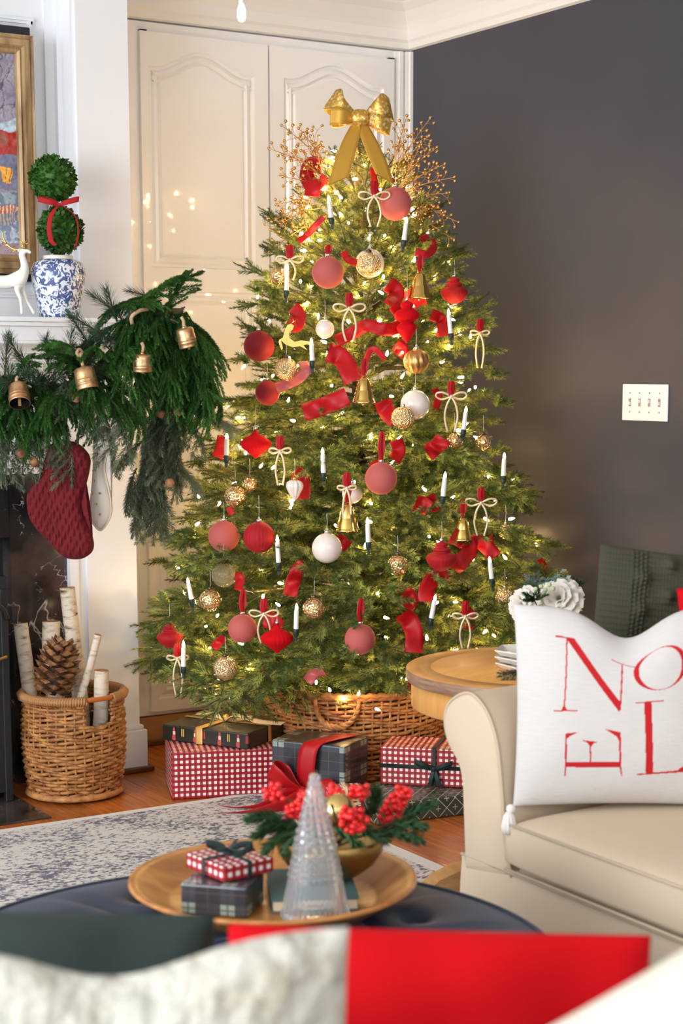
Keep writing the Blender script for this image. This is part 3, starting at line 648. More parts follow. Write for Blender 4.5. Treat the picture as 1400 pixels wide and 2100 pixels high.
for kk, L in (('a', .62), ('b', .50), ('c', .38), ('d', .26), ('e', .15)):
    BR[kk] = [spruce_branch(L).mesh('branch', [MAT['needle'], MAT['branchstem']]) for _ in range(3)]
BL = {'a': .62, 'b': .50, 'c': .38, 'd': .26, 'e': .15}
# ------------------------------------------------------------------ the tree
TC = at(735, 1500, 5.6); TC.z = 0; TX, TY = TC.x, TC.y
RPROF = [(.22, .50), (.32, .66), (.44, .71), (.60, .685), (.75, .645), (.95, .57), (1.10, .52), (1.21, .48), (1.45, .40), (1.60, .335), (1.69, .30), (1.80, .235), (1.90, .17), (2.0, .09), (2.08, .02)]
def rz(z):
    if z <= RPROF[0][0]: return RPROF[0][1]
    for (a, ra), (b, rb) in zip(RPROF, RPROF[1:]):
        if z <= b: return ra+(rb-ra)*(z-a)/(b-a)
    return .01
def treeP(px, py, k=.93, off=0):
    r = ray(px, py); best = None; t = 4.4/r.dot(FH)
    while t*r.dot(FH) < 6.2:
        p = O+r*t; d = math.hypot(p.x-TX, p.y-TY)
        if d < rz(p.z)*k: return p - r.normalized()*off
        if best is None or d-rz(p.z) < best[0]: best = (d-rz(p.z), p)
        t += .01
    return best[1] - r.normalized()*off
tree = thing('christmas_tree', 'tall spruce christmas tree standing in a woven basket between cabinet and navy wall', 'christmas tree', T(TC))
m = MB(); tube(m, [(0, 0, .12), (0, 0, 1.2), (0, 0, 2.08)], [.032, .022, .006], 10); m.build('trunk', MAT['trunk'], tree)
ga = PI*(3-5**.5); camang = math.atan2(-FH.y, -FH.x); nb = 0; tips = []
zs = []; z = .24
NB = 285
for i in range(NB):
    f = (i+.5)/NB; z = .30+1.75*(f**1.22)
    a = i*ga; back = math.cos(a-camang)
    if z < .42 and back > .3: z += .05
    if back < -.45 and i % 3: a = camang+random.uniform(-1.9, 1.9)
    Rr = rz(z+.02)*random.uniform(.74, 1.10)
    if math.cos(a) > .05: Rr = min(Rr, (3.57-TX)/math.cos(a))
    if math.sin(a) > .05: Rr = min(Rr, (5.42-TY)/math.sin(a))
    rise = .18+.75*(z/2.05)**3
    key = min(BL, key=lambda q: abs(BL[q]-Rr/math.cos(rise*.5))); sc = Rr/BL[key]*1.0
    if Rr > .55: sc = min(sc, 1.18)
    rise = -.10+.24*random.random() if z < 1.3 else rise
    o = obj('branch', BR[key][i % 3], tree)
    start = (Rr-BL[key]*sc*math.cos(rise)); start = max(0, start)
    o.matrix_local = T(math.cos(a)*start, math.sin(a)*start, z-.02) @ Matrix.Rotation(a, 4, 'Z') @ Matrix.Rotation(-rise, 4, 'Y') @ Matrix.Rotation(random.uniform(-.5, .5), 4, 'X') @ Matrix.Diagonal((sc, sc, sc, 1))
o = obj('branch', BR['d'][0], tree, T(0, 0, 1.93) @ Matrix.Rotation(-PI/2+.05, 4, 'Y') @ Matrix.Scale(.75, 4))
# single long tips that stand clear of the outline in the photograph
for px, py, d in ((300, 1390, -1), (290, 1310, -1), (330, 1115, -1), (380, 955, -1), (362, 1070, -1), (345, 1170, -1), (430, 830, -1), (478, 635, -1), (1160, 1130, 1), (1105, 1022, 1), (1050, 832, 1), (1028, 725, 1), (968, 525, 1), (965, 580, 1), (1035, 775, 1), (1090, 1100, 1), (350, 1500, -.6), (470, 745, -1), (1080, 985, 1), (930, 487, 1)):
    tip = treeP(px, py); tip.x = min(tip.x, 3.59); tip.y = min(tip.y, 5.42); tl = tip-V((TX, TY, 0)); hor = V((tl.x, tl.y, 0)); Ld = hor.length; st = max(0.0, Ld-.42)
    p0 = hor.normalized()*st; p0.z = tl.z+.03; key = 'c'; v = (tl-p0); sc = v.length/(BL['c']*.97)
    q = v.normalized().to_track_quat('X', 'Z').to_matrix().to_4x4(); obj('branch', BR['c'][int(px) % 3], tree, T(p0) @ q @ Matrix.Scale(sc, 4))
# ------------------------------------------------------------------ baskets
def basket(parent, r0, r1, h, rows, stakes, tr, mats, bulge=.02, notch=None, zb=.0):
    m = MB(); dz = (h-zb)/rows; seg = stakes*4
    rad = lambda z: r0+(r1-r0)*z/h+bulge*math.sin(PI*min(1, z/h))
    for i in range(rows):
        z = zb+dz*(i+.5); R_ = rad(z)
        if notch and z > notch[2]:
            spans = [(notch[1], notch[0]+2*PI)]
        else: spans = [(0, 2*PI)]
        for a0, a1 in spans:
            full = abs(a1-a0-2*PI) < 1e-6; n = seg if full else int(seg*(a1-a0)/(2*PI)); pts = []
            for k in range(n if full else n+1):
                a = a0+(a1-a0)*k/n; wv = math.sin(a*stakes+PI*(i % 2)); pts.append(((R_+tr*.85*wv)*math.cos(a), (R_+tr*.85*wv)*math.sin(a), z+dz*.22*math.sin(a*7+i*1.7)+dz*.15*math.sin(a*stakes*.5+i)))
            tube(m, pts, tr*random.uniform(.9, 1.15), 5, closed=full)
    m.build('woven_strands', mats, parent, kind='stuff')
    m = MB()
    for k in range(stakes*2):
        a = PI*k/stakes+PI/(2*stakes); zt = h
        if notch and (notch[0]+.02 < a < notch[1]-.02): zt = notch[2]
        tube(m, [((rad(z))*math.cos(a), (rad(z))*math.sin(a), z) for z in (zb*.3, h*.3, h*.6, zt)], tr*.7, 5)
    m.build('stakes', mats, parent, kind='stuff')
    m = MB(); lathe(m, [(.01, .006), (r0*.97, .006), (rad(h*.3)-tr*2, h*.3), (rad(h*.6)-tr*2, h*.6), (rad(h*.62)-tr*2, (notch[2] if notch else h)-.01)], 40, cap=False); m.build('lining', MAT['trunk'], parent)
tb = thing('tree_basket', 'wide woven basket hiding the foot of the christmas tree', 'basket', T(TC))
basket(tb, .285, .315, .30, 24, 34, .0058, MAT['seagrass'], .0)
m = MB()
for k in range(2): tube(m, [((.318+.004*k)*math.cos(a), (.318+.004*k)*math.sin(a), .300+.008*k+.003*math.sin(a*60+k*3)) for a in [2*PI*i/180 for i in range(180)]], .009, 7, closed=True)
m.build('rim', MAT['seagrass'], tb)
hp = at(690, 1455, 5.28)-TC; ah = math.atan2(hp.y, hp.x)
for q, a in enumerate((ah, ah+PI)):
    m = MB(); pts = []
    for i in range(33):
        t = PI*i/32; pts.append(((.325+.012*math.sin(t))*math.cos(a+.17*math.cos(t)*1.3), (.325+.012*math.sin(t))*math.sin(a+.17*math.cos(t)*1.3), .295-.085*math.sin(t)))
    for s in range(3):
        tube(m, [V(p)+V((.006*math.cos(i*.9+s*2.09)*math.cos(a), .006*math.cos(i*.9+s*2.09)*math.sin(a), .006*math.sin(i*.9+s*2.09))) for i, p in enumerate(pts)], .006, 6)
    m.build('handle', MAT['seagrass'], tb)
lb = onz(135, 1650, .008); lb = V((lb.x, lb.y, .008)) + FH*.172; LBR = .158
wb = thing('log_basket', 'round willow basket with rope-wrapped rim holding birch logs on the hearth', 'basket', T(lb))
hang = math.atan2(-FH.y, -FH.x); na, nbb = hang+.42, hang+1.02
na %= 2*PI; nbb = na+.60
basket(wb, .136, .150, .305, 27, 17, .0058, MAT['wicker'], .012, (na, nbb, .235))
m = MB(); N_ = 400
for s in range(1):
    rr = .158; core = [(rr*math.cos(a), rr*math.sin(a), .315) for a in [nbb+(2*PI-(nbb-na))*i/60 for i in range(61)]]; tube(m, core, .013, 8)
    tube(m, [((rr+.0125*math.cos(i*1.05))*math.cos(a), (rr+.0125*math.cos(i*1.05))*math.sin(a), .315+.0125*math.sin(i*1.05)) for i, a in [(i, nbb+(2*PI-(nbb-na))*i/700) for i in range(701)]], .004, 4)
m.build('rope_rim', MAT['rope'], wb)
m = MB(); tube(m, [(.158*math.cos(a), .158*math.sin(a), .318) for a in [na-.02+(nbb-na+.04)*i/8 for i in range(9)]], .0075, 10); m.build('handle', MAT['rattan'], wb)
m = MB(); lathe(m, [(.15, .0), (.156, .004), (.152, .014), (.146, .018)], 48, cap=False); m.build('foot_band', MAT['wicker'], wb)
def log(name, ptop, pbot, r, label, seed):
    random.seed(seed); d = (ptop-pbot); L = d.length; m = MB(); prof = []; n = 14
    vs = []; fs = []; sg = 20
    for i in range(n+1):
        z = L*i/n; rr = r*(1.06-.12*i/n); cx, cy = .006*math.sin(i*.5+seed), .006*math.cos(i*.4+seed)
        for k in range(sg): a = 2*PI*k/sg; q = rr*(1+.05*noise.noise(V((math.cos(a)*1.5, math.sin(a)*1.5, z*8+seed)))); vs.append((cx+q*math.cos(a), cy+q*math.sin(a), z))
    for i in range(n):
        for k in range(sg): fs.append((i*sg+k, i*sg+(k+1) % sg, (i+1)*sg+(k+1) % sg, (i+1)*sg+k))
    m.add(vs, fs); m.add(vs[:sg], [tuple(range(sg))[::-1]], None, 1, None, False); m.add(vs[-sg:], [tuple(range(sg))], None, 1, None, False)
    for q in range(3): a = random.random()*6.28; ico(m, (r*math.cos(a), r*math.sin(a), L*random.uniform(.3, .85)), r*.16, 1, 0)
    q = d.normalized().to_track_quat('Z', 'Y').to_matrix().to_4x4()
    return m.build(name, [MAT['birch'], MAT['cutwood']], None, T(pbot) @ q, label=label, cat='log', group='birch logs in the willow basket')
def lg(tx, ty, bx, by, d0, d1, r, label, seed): log('birch_log', at(tx, ty, d0), at(bx, by, d1), r, label, seed)
dB = lb.dot(FH)
lg(43, 1278, 78, 1600, dB+.02, dB-.02, .0235, 'birch log leaning at the left of the willow basket', 1)
lg(106, 1274, 118, 1600, dB+.06, dB+.04, .0300, 'thick upright birch log behind the large pine cone', 2)
lg(139, 1205, 178, 1600, dB+.085, dB+.07, .0255, 'tallest birch log in the basket, knots on its side', 3)
lg(198, 1300, 138, 1560, dB-.055, dB-.045, .0125, 'thin tan birch stick leaning to the right', 4)
lg(208, 1374, 200, 1600, dB-.03, dB-.02, .0240, 'short birch log seen through the basket handle gap', 5)
random.seed(21)
def cone(name, M_, L, r, label, n=72):
    root = thing(name, label, 'pine cone', M_); m = MB(); lathe(m, [(r*.2, 0), (r*.42, L*.3), (r*.36, L*.7), (r*.1, L)], 10); m.build('core', MAT['trunk'], root)
    sb = MB()
    for i in range(n):
        f = i/n; a = i*ga; z = L*(.04+.93*f); rr = r*1.08*(math.sin(PI*(.22+.66*f))**.7); tilt = .05+.65*f; 
        Mx = T(0, 0, z) @ Matrix.Rotation(a, 4, 'Z') @ Matrix.Rotation(-tilt+.15, 4, 'Y'); wd = rr*.36; l = rr
        sb.add([(0, -wd*.25, 0), (l*.55, -wd*.6, .001), (l*.9, -wd*.8, .004), (l*1.08, 0, .010), (l*.9, wd*.8, .004), (l*.55, wd*.6, .001), (0, wd*.25, 0), (l*.8, 0, -.006), (l*.85, 0, .010)],
               [(0, 1, 8, 6), (1, 2, 8), (2, 3, 8), (3, 4, 8), (4, 5, 8), (5, 6, 8), (0, 7, 1), (1, 7, 2), (2, 7, 3), (3, 7, 4), (4, 7, 5), (5, 7, 6), (6, 7, 0)], Mx, 0, None, False)
    sb.build('scales', MAT['cone'], root, kind='stuff'); return root
c0, c1_ = at(105, 1425, dB-.085), at(128, 1318, dB-.06)
cone('pine_cone', T(c0) @ (c1_-c0).normalized().to_track_quat('Z', 'Y').to_matrix().to_4x4(), (c1_-c0).length, .066, 'large brown pine cone resting among birch logs in the willow basket')
# ------------------------------------------------------------------ garland on the mantel
gar = thing('mantel_garland', 'thick green pine garland draped along the mantel and hanging off its right end', 'garland', T(at(150, 800, 5.1)))
GO = at(150, 800, 5.1)
def strandmesh(kind, L):
    mb = MB()
    if kind == 'norfolk':
        p = bend((0, 0, 0), (1, 0, 0), L, -.55, 8, .12); tube(mb, p, (.0025, .001), 4, mi=1, cap=False); needles(mb, p, 2600, .0105, .0011, .8, taper=.9)
        for i in (1, 2, 3, 4, 5, 6):
            for sg in (-1, 1):
                v = (p[i+1]-p[i]).normalized(); v.rotate(Quaternion(V((0, 0, 1)), sg*random.uniform(.35, .6))); t = bend(p[i], v, L*random.uniform(.35, .6), -.8, 5, .14); needles(mb, t, 2600, .0105, .0011, .8, taper=.9)
    elif kind == 'gray':
        p = bend((0, 0, 0), (1, 0, 0), L, -.5, 6, .08); tube(mb, p, (.003, .001), 4, mi=1, cap=False); needles(mb, p, 1500, .022, .0011, .8)
        for i in (1, 2, 3, 4):
            for sg in (-1, 1):
                v = (p[i+1]-p[i]).normalized(); v.rotate(Quaternion(V((0, 0, 1)), sg*random.uniform(.5, .8))); t = bend(p[i], v, L*random.uniform(.35, .5), -.5, 4, .08); needles(mb, t, 1500, .020, .0011, .8)
    else:
        p = bend((0, 0, 0), (1, 0, 0), L, -.2, 5, .08); tube(mb, p, (.003, .0015), 4, mi=1, cap=False); needles(mb, p, 1500, .042, .0009, .75)
    return mb.mesh('sprig', [MAT[{'norfolk': 'garland', 'gray': 'gray', 'pine': 'darkpine'}[kind]], MAT['branchstem']])
random.seed(5)
SM = {k_: [strandmesh(k_, L) for L in ls] for k_, ls in (('norfolk', (.17, .20, .14)), ('gray', (.15, .18)), ('pine', (.10, .12)))}
def sprig(kind, p, d, sc=1, roll=0, parent=gar, org=None):
    q = V(d).normalized().to_track_quat('X', 'Z').to_matrix().to_4x4(); ms = SM[kind]
    return obj('sprig', ms[random.randrange(len(ms))], parent, T(V(p)-(org if org is not None else GO)) @ q @ Matrix.Rotation(roll, 4, 'X') @ Matrix.Scale(sc, 4))
def gdir(dx, dy, dn): return RH*dx+V((0, 0, dy))-FH*dn      # picture-right, up, towards the room
main = smoothpath([at(-60, 775, 4.93), at(20, 800, 4.93), at(100, 800, 4.92), at(180, 770, 4.92), at(250, 700, 4.92), at(310, 645, 4.95), at(375, 640, 4.97)], 6)
tail = smoothpath([at(330, 680, 5.02), at(335, 800, 5.06), at(320, 900, 5.10), at(300, 970, 5.14)], 6)
m = MB(); tube(m, [p-GO for p in main], .012, 8); tube(m, [p-GO for p in tail], .010, 8); m.build('garland_stem', MAT['branchstem'], gar)
tot = len(main)-1
def mainpt(f): x = f*tot; i = min(int(x), tot-1); return main[i].lerp(main[i+1], x-i)
for i in range(112):
    f = random.random(); p = mainpt(f)+RH*random.uniform(-.02, .02)+V((0, 0, random.uniform(-.03, .045)))-FH*random.uniform(-.03, .03)
    s = random.random(); mxd = 1.0 if f < .8 else -.1
    if s < .80: sprig('norfolk', p, gdir(random.uniform(-.9, mxd), random.uniform(-.9, .12), random.uniform(.1, .9)), random.uniform(.75, 1.1))
    elif s < .9: sprig('pine', p, gdir(random.uniform(-1, 1), random.uniform(-.2, .7), random.uniform(0, .8)), random.uniform(.6, .9))
    else: sprig('gray', p, gdir(random.uniform(-1, .6), random.uniform(-1, 0), random.uniform(.2, .8)), random.uniform(.7, 1))
for px, py, dx, dy, kd in ((50, 860, -.1, -1, 'gray'), (70, 870, .2, -1, 'gray'), (95, 850, .5, -1, 'gray'), (20, 870, -.2, -1, 'gray'), (130, 870, .35, -1, 'gray'), (5, 850, -.2, -1, 'gray'), (200, 830, .5, -1, 'gray'), (225, 830, .6, -.9, 'gray'), (240, 660, -.2, 1, 'pine'), (255, 660, -.7, .8, 'pine'), (190, 720, -.4, 1, 'pine'), (180, 740, -.9, .6, 'pine'), (215, 690, -1, .8, 'pine'), (100, 760, 0, 1, 'pine'), (60, 770, -.3, 1, 'pine'), (140, 750, .1, 1, 'pine'), (150, 760, .4, 1, 'pine'), (10, 770, .2, 1, 'pine'), (350, 655, .6, -.2, 'norfolk'), (340, 650, .2, .6, 'norfolk'), (230, 640, .6, .4, 'norfolk'), (280, 640, .3, .5, 'norfolk'), (120, 830, .3, -1, 'norfolk'), (40, 840, -.3, -1, 'norfolk'), (-10, 830, .3, -1, 'norfolk'), (250, 800, .4, -1, 'norfolk'), (225, 790, .8, -.7, 'norfolk'), (280, 770, .2, -1, 'norfolk')):
    sprig(kd, at(px, py, 4.88), gdir(dx, dy, .25), 1.0)
for i in range(34):
    x_ = random.uniform(-20, 250); y_ = (785 if x_ < 130 else 785-(x_-130)*.75)+random.uniform(-18, 30)
    sprig('norfolk' if random.random() < .62 else 'pine', at(x_, y_, 4.89+random.random()*.03), gdir(random.uniform(-.5, .9), random.uniform(-.1, .75), random.uniform(.2, .7)), random.uniform(.75, 1.05))
# right-hand fall of strands and the grey tail
for i in range(40):
    p = at(random.uniform(320, 385), random.uniform(640, 710), 4.95+random.random()*.08); sprig('norfolk', p, gdir(random.uniform(-.5, .75), random.uniform(-1.1, -.1), random.uniform(-.1, .8)), random.uniform(.75, 1.15))
for i in range(16):
    p = at(random.uniform(375, 415), random.uniform(670, 770), 5.0); sprig('norfolk', p, gdir(random.uniform(-.1, .7), -.9, random.uniform(-.3, .3)), random.uniform(.7, 1))
for i in range(64):
    f = random.random()**.85; j = f*(len(tail)-1); a = min(int(j), len(tail)-2); p = tail[a].lerp(tail[a+1], j-a)+RH*random.uniform(-.035, .045)*(1-f*.5)
    sprig('gray' if random.random() < .85 else 'pine', p, gdir(random.uniform(-.65, .65), -1, random.uniform(-.25, .6)), random.uniform(.7, 1.02))
for px, py, dx, dy in ((300, 900, -1, -.6), (280, 960, -.5, -1), (320, 1000, .3, -1), (350, 940, 1, -.7), (300, 990, -.5, -1), (345, 880, .5, -1), (330, 990, .1, -1), (350, 800, .5, -1), (360, 830, .6, -.6), (400, 840, 1, -.25), (315, 1000, .05, -1)):
    sprig('gray', at(px, py, 5.08), gdir(dx, dy, .2), .95)
for px, py in ((157, 816), (42, 930), (70, 948), (348, 990), (330, 848), (365, 845)):
    m = MB(); ico(m, at(px, py, 4.80 if px < 200 else 4.98)-GO, .014, 2); m.build('small_cone', MAT['cone'], gar)
m = MB(); tube(m, smoothpath([at(272, 668, 4.84)-GO, at(270, 650, 4.82)-GO, at(285, 638, 4.83)-GO, at(303, 634, 4.86)-GO], 6), .0055, 7); m.build('twine_loop', MAT['twine'], gar)
def copper_bell(px, py, w, h, tx, ty, d, label, group=None, knot=None):
    p = at(px, py, d); up = gdir(tx[0], tx[1], tx[2]).normalized(); root = thing('copper_bell', label, 'bell', T(p) @ up.to_track_quat('Z', 'Y').to_matrix().to_4x4(), 'copper bells on the mantel garland')
    r = w/2*pxm(d); hh = h*pxm(d); m = MB()
    pr = [(r*.55, hh/2), (r*.82, hh/2-.002), (r*.94, hh*.40), (r*.97, hh*.2), (r*.98, 0), (r*1.0, -hh*.08), (r*1.05, -hh*.11), (r*1.0, -hh*.14), (r*1.0, -hh*.22), (r*1.06, -hh*.25), (r*1.0, -hh*.28), (r*1.01, -hh*.44), (r*1.03, -hh*.5), (r*.97, -hh*.5)]
    lathe(m, pr[::-1], 32, cap=False); ico(m, (0, 0, hh/2-.001), r*.3, 2); lathe(m, [(.002, hh/2), (r*.56, hh/2)], 24, cap=False); m.build('bell_body', MAT['copper'], root)
    m = MB(); lathe(m, [(r*.95, -hh*.495), (r*.93, -hh*.1), (r*.90, hh*.40), (r*.1, hh*.42)], 28, cap=False); m.build('inner_wall', MAT['bellinside'], root)
    m = MB(); box(m, -.004, -.003, -hh*.62, .004, .003, hh*.2, None, bev=.001); m.build('clapper', MAT['footwood'], root)
    m = MB(); tube(m, smoothpath([(0, 0, hh/2), (.004, .002, hh/2+.018), (0, 0, hh/2+.03)], 5), .005, 7)
    if knot: ico(m, (0, 0, hh/2+.030), .013, 2); tube(m, smoothpath([(0, 0, hh/2+.03), (.014, 0, hh/2+.04), (.002, .002, hh/2+.05), (-.012, 0, hh/2+.035)], 5), .005, 7)
    m.build('twine', MAT['twine'], root)
copper_bell(39, 809, 42, 45, (-.15, .75, -.55), 0, 4.78, 'copper bell at the far left of the garland, showing its dark opening')
copper_bell(176, 776, 44, 46, (-.22, 1, -.15), 0, 4.78, 'copper bell hung by a jute knot in the middle of the garland', knot=1)
copper_bell(292, 743, 38, 36, (0, 1, .15), 0, 4.80, 'copper bell standing upright beneath the garland bend')
copper_bell(382, 692, 38, 40, (-.22, 1, .1), 0, 4.84, 'copper bell highest on the garland at its right end')
# ------------------------------------------------------------------ stockings
def stocking(name, outl, d, thick, mats, label, knit=False):
    p0 = at(outl[0][0], outl[0][1], d); root = thing(name, label, 'stocking', CAMF(p0)); poly = []
    for q in smoothpath([V((x, y, 0)) for x, y in outl+[outl[0]]], 6)[:-1]: v = at(q.x, q.y, d)-p0; poly.append((v.dot(RH), v.z))
    bm = bmesh.new(); vs = [bm.verts.new((x, 0, z)) for x, z in poly]; bm.faces.new(vs); bmesh.ops.triangulate(bm, faces=bm.faces[:])
    for _ in range(5): bmesh.ops.subdivide_edges(bm, edges=[e for e in bm.edges if e.calc_length() > .0055], cuts=1); bmesh.ops.triangulate(bm, faces=bm.faces[:])
    P2 = [V((x, z)) for x, z in poly]
    def edist(x, z):
        b = 1e9; p = V((x, z))
        for i in range(0, len(P2)):
            a_, b_ = P2[i-1], P2[i]; e = b_-a_; t = max(0, min(1, (p-a_).dot(e)/max(1e-12, e.dot(e)))); b = min(b, (p-a_-e*t).length)
        return b
    fr = []; vsn = []; bm.verts.index_update()
    for v in bm.verts:
        dd = edist(v.co.x, v.co.z); h = thick*math.sqrt(max(0, 1-(1-min(1, dd/.035))**2)); k = 0
        if knit and dd > .002:
            u = v.co.x*.80+v.co.z*.60*-1; w_ = v.co.x*.6+v.co.z*.8; u = v.co.x*math.cos(.5)-v.co.z*math.sin(.5); w_ = v.co.x*math.sin(.5)+v.co.z*math.cos(.5)
            col = math.floor(u/.019); fu = (u/.019-col); k = .0075*abs(math.sin(PI*fu))*(.5+.5*math.sin(w_/.0105*PI*.5*2+(1 if fu > .5 else -1)*fu*3))
        vsn.append((v.co.x, h+k, v.co.z))
    m = MB(); fs = [[v.index for v in f.verts] for f in bm.faces]
    m.add([(x, -y, z) for x, y, z in vsn], fs); m.add([(x, y*.7, z) for x, y, z in vsn], [f[::-1] for f in fs]); bm.free()
    m.build('sock', mats, root); return root, p0
st, sp = stocking('stocking', [(100, 912), (130, 905), (158, 908), (184, 935), (183, 970), (172, 1010), (168, 1040), (178, 1070), (190, 1100), (192, 1125), (180, 1140), (160, 1147), (130, 1142), (100, 1112), (75, 1085), (60, 1060), (55, 1020), (62, 1002), (78, 985), (90, 950)], 4.90, .032, MAT['stockred'], 'dark red velvet cable-knit stocking hanging from the mantel over the marble', True)
m = MB(); q = lambda x, y, o=0: (lambda v: V((v.dot(RH), v.dot(FH)-o, v.z)))(at(x, y, 4.90)-sp)
tube(m, smoothpath([q(160, 915, .01), q(162, 890, .01), q(176, 868, .0)], 6), .004, 7); m.build('hanging_loop', MAT['wire'], st)
st2, sp2 = stocking('stocking', [(192, 880), (215, 875), (232, 890), (225, 915), (215, 940), (213, 970), (222, 1000), (230, 1030), (228, 1060), (206, 1086), (190, 1075), (181, 1055), (186, 1010), (190, 960)], 4.97, .022, MAT['stockwhite'], 'slim white felt stocking with gold stars beside the red one')
m = MB(); q = lambda x, y, o=0: (lambda v: V((v.dot(RH), v.dot(FH)-o, v.z)))(at(x, y, 4.97)-sp2)
for x, y in ((203, 929), (198, 963), (195, 985), (192, 1010), (207, 1010), (200, 1032), (186, 1041), (207, 1053)):
    c = q(x, y, .030); vs = [c]; 
    for k in range(10): rr = .0052 if k % 2 == 0 else .0022; a = PI/2+k*PI/5; vs.append(c+V((rr*math.cos(a), .002, rr*math.sin(a))))
    mm = MB(); mm.add(vs, [(0, k+1, (k+1) % 10+1) for k in range(10)], None, 0, None, False); mm.build('star', MAT['gold'], st2)
m = MB(); tube(m, smoothpath([q(232, 890, .01), q(222, 925, .012), q(216, 960, .015), q(224, 1000, .015), q(229, 1035, .015), q(226, 1062, .01), q(206, 1087, .01), q(183, 1060, .01)], 6), .0028, 6); m.build('cord_trim', MAT['fluff'], st2)
st3, sp3 = stocking('stocking', [(250, 832), (270, 822), (290, 845), (288, 862), (268, 870), (240, 900), (228, 935), (229, 985), (222, 1000), (214, 985), (215, 930), (232, 885)], 5.03, .016, MAT['creamcloth'], 'ribbed cream stocking tucked behind the garland, its cuff showing')
# thin icicle-like red ornament hooked under the mantel shelf
ri = at(132, 735, 4.84); rt = thing('glass_icicle', 'slim red glass icicle hanging from the mantel shelf above the garland', 'ornament', CAMF(ri)); m = MB(); lathe(m, [(.0008, -.022), (.0035, 0), (.0028, .014), (.001, .020)], 10); m.build('icicle', MAT['redbright'], rt)
m = MB(); tube(m, smoothpath([(0, 0, .018), (-.003, 0, .03), (.003, 0, .038)], 4), .0007, 5); m.build('hook', MAT['cap'], rt)
# ------------------------------------------------------------------ string lights: wire and 280 warm bulbs
random.seed(11)
sl = thing('string_lights', 'warm white mini string lights wound through the christmas tree', 'string lights', T(TX, TY, 0))
mb = MB(); lathe(mb, [(.0022, 0), (.0036, .003), (.0038, .008), (.0024, .014), (.0006, .018)], 8); BULB = mb.mesh('bulb', MAT['bulb'])
mb = MB(); lathe(mb, [(.0028, -.012), (.0032, 0), (.0026, .002)], 7); SOCK = mb.mesh('socket', MAT['clip'])
wp = []; NBULB = 290
for i in range(NBULB):
    f = (i+.5)/NBULB; z = .30+1.72*(f**1.15); a = i*ga*1.0+camang*0
    if math.cos(a-camang) < -.1 and i % 5 < 3: a = camang+random.uniform(-1.65, 1.65)
    rr = rz(z)*(random.uniform(.70, .95) if i % 3 else random.uniform(.40, .65)); p = V((rr*math.cos(a), rr*math.sin(a), z))
    wp.append((p, a))
    q = V((random.uniform(-1, 1), random.uniform(-1, 1), random.uniform(-.6, 1))).normalized().to_track_quat('Z', 'Y').to_matrix().to_4x4()
    b = obj('bulb', BULB, sl, T(p) @ q @ Matrix.Scale(random.uniform(.9, 1.15), 4)); 
m = MB(); wp.sort(key=lambda t: t[0].z)
tw_ = []
for k in range(900):
    f = k/899; z = .30+1.72*f; a = f*2*PI*13; rr = rz(z)*(.68+.10*math.sin(k*.9)); tw_.append((rr*math.cos(a), rr*math.sin(a), z+.012*math.sin(k*1.3)))
tube(m, tw_, .0012, 4); m.build('wire', MAT['wire'], sl)
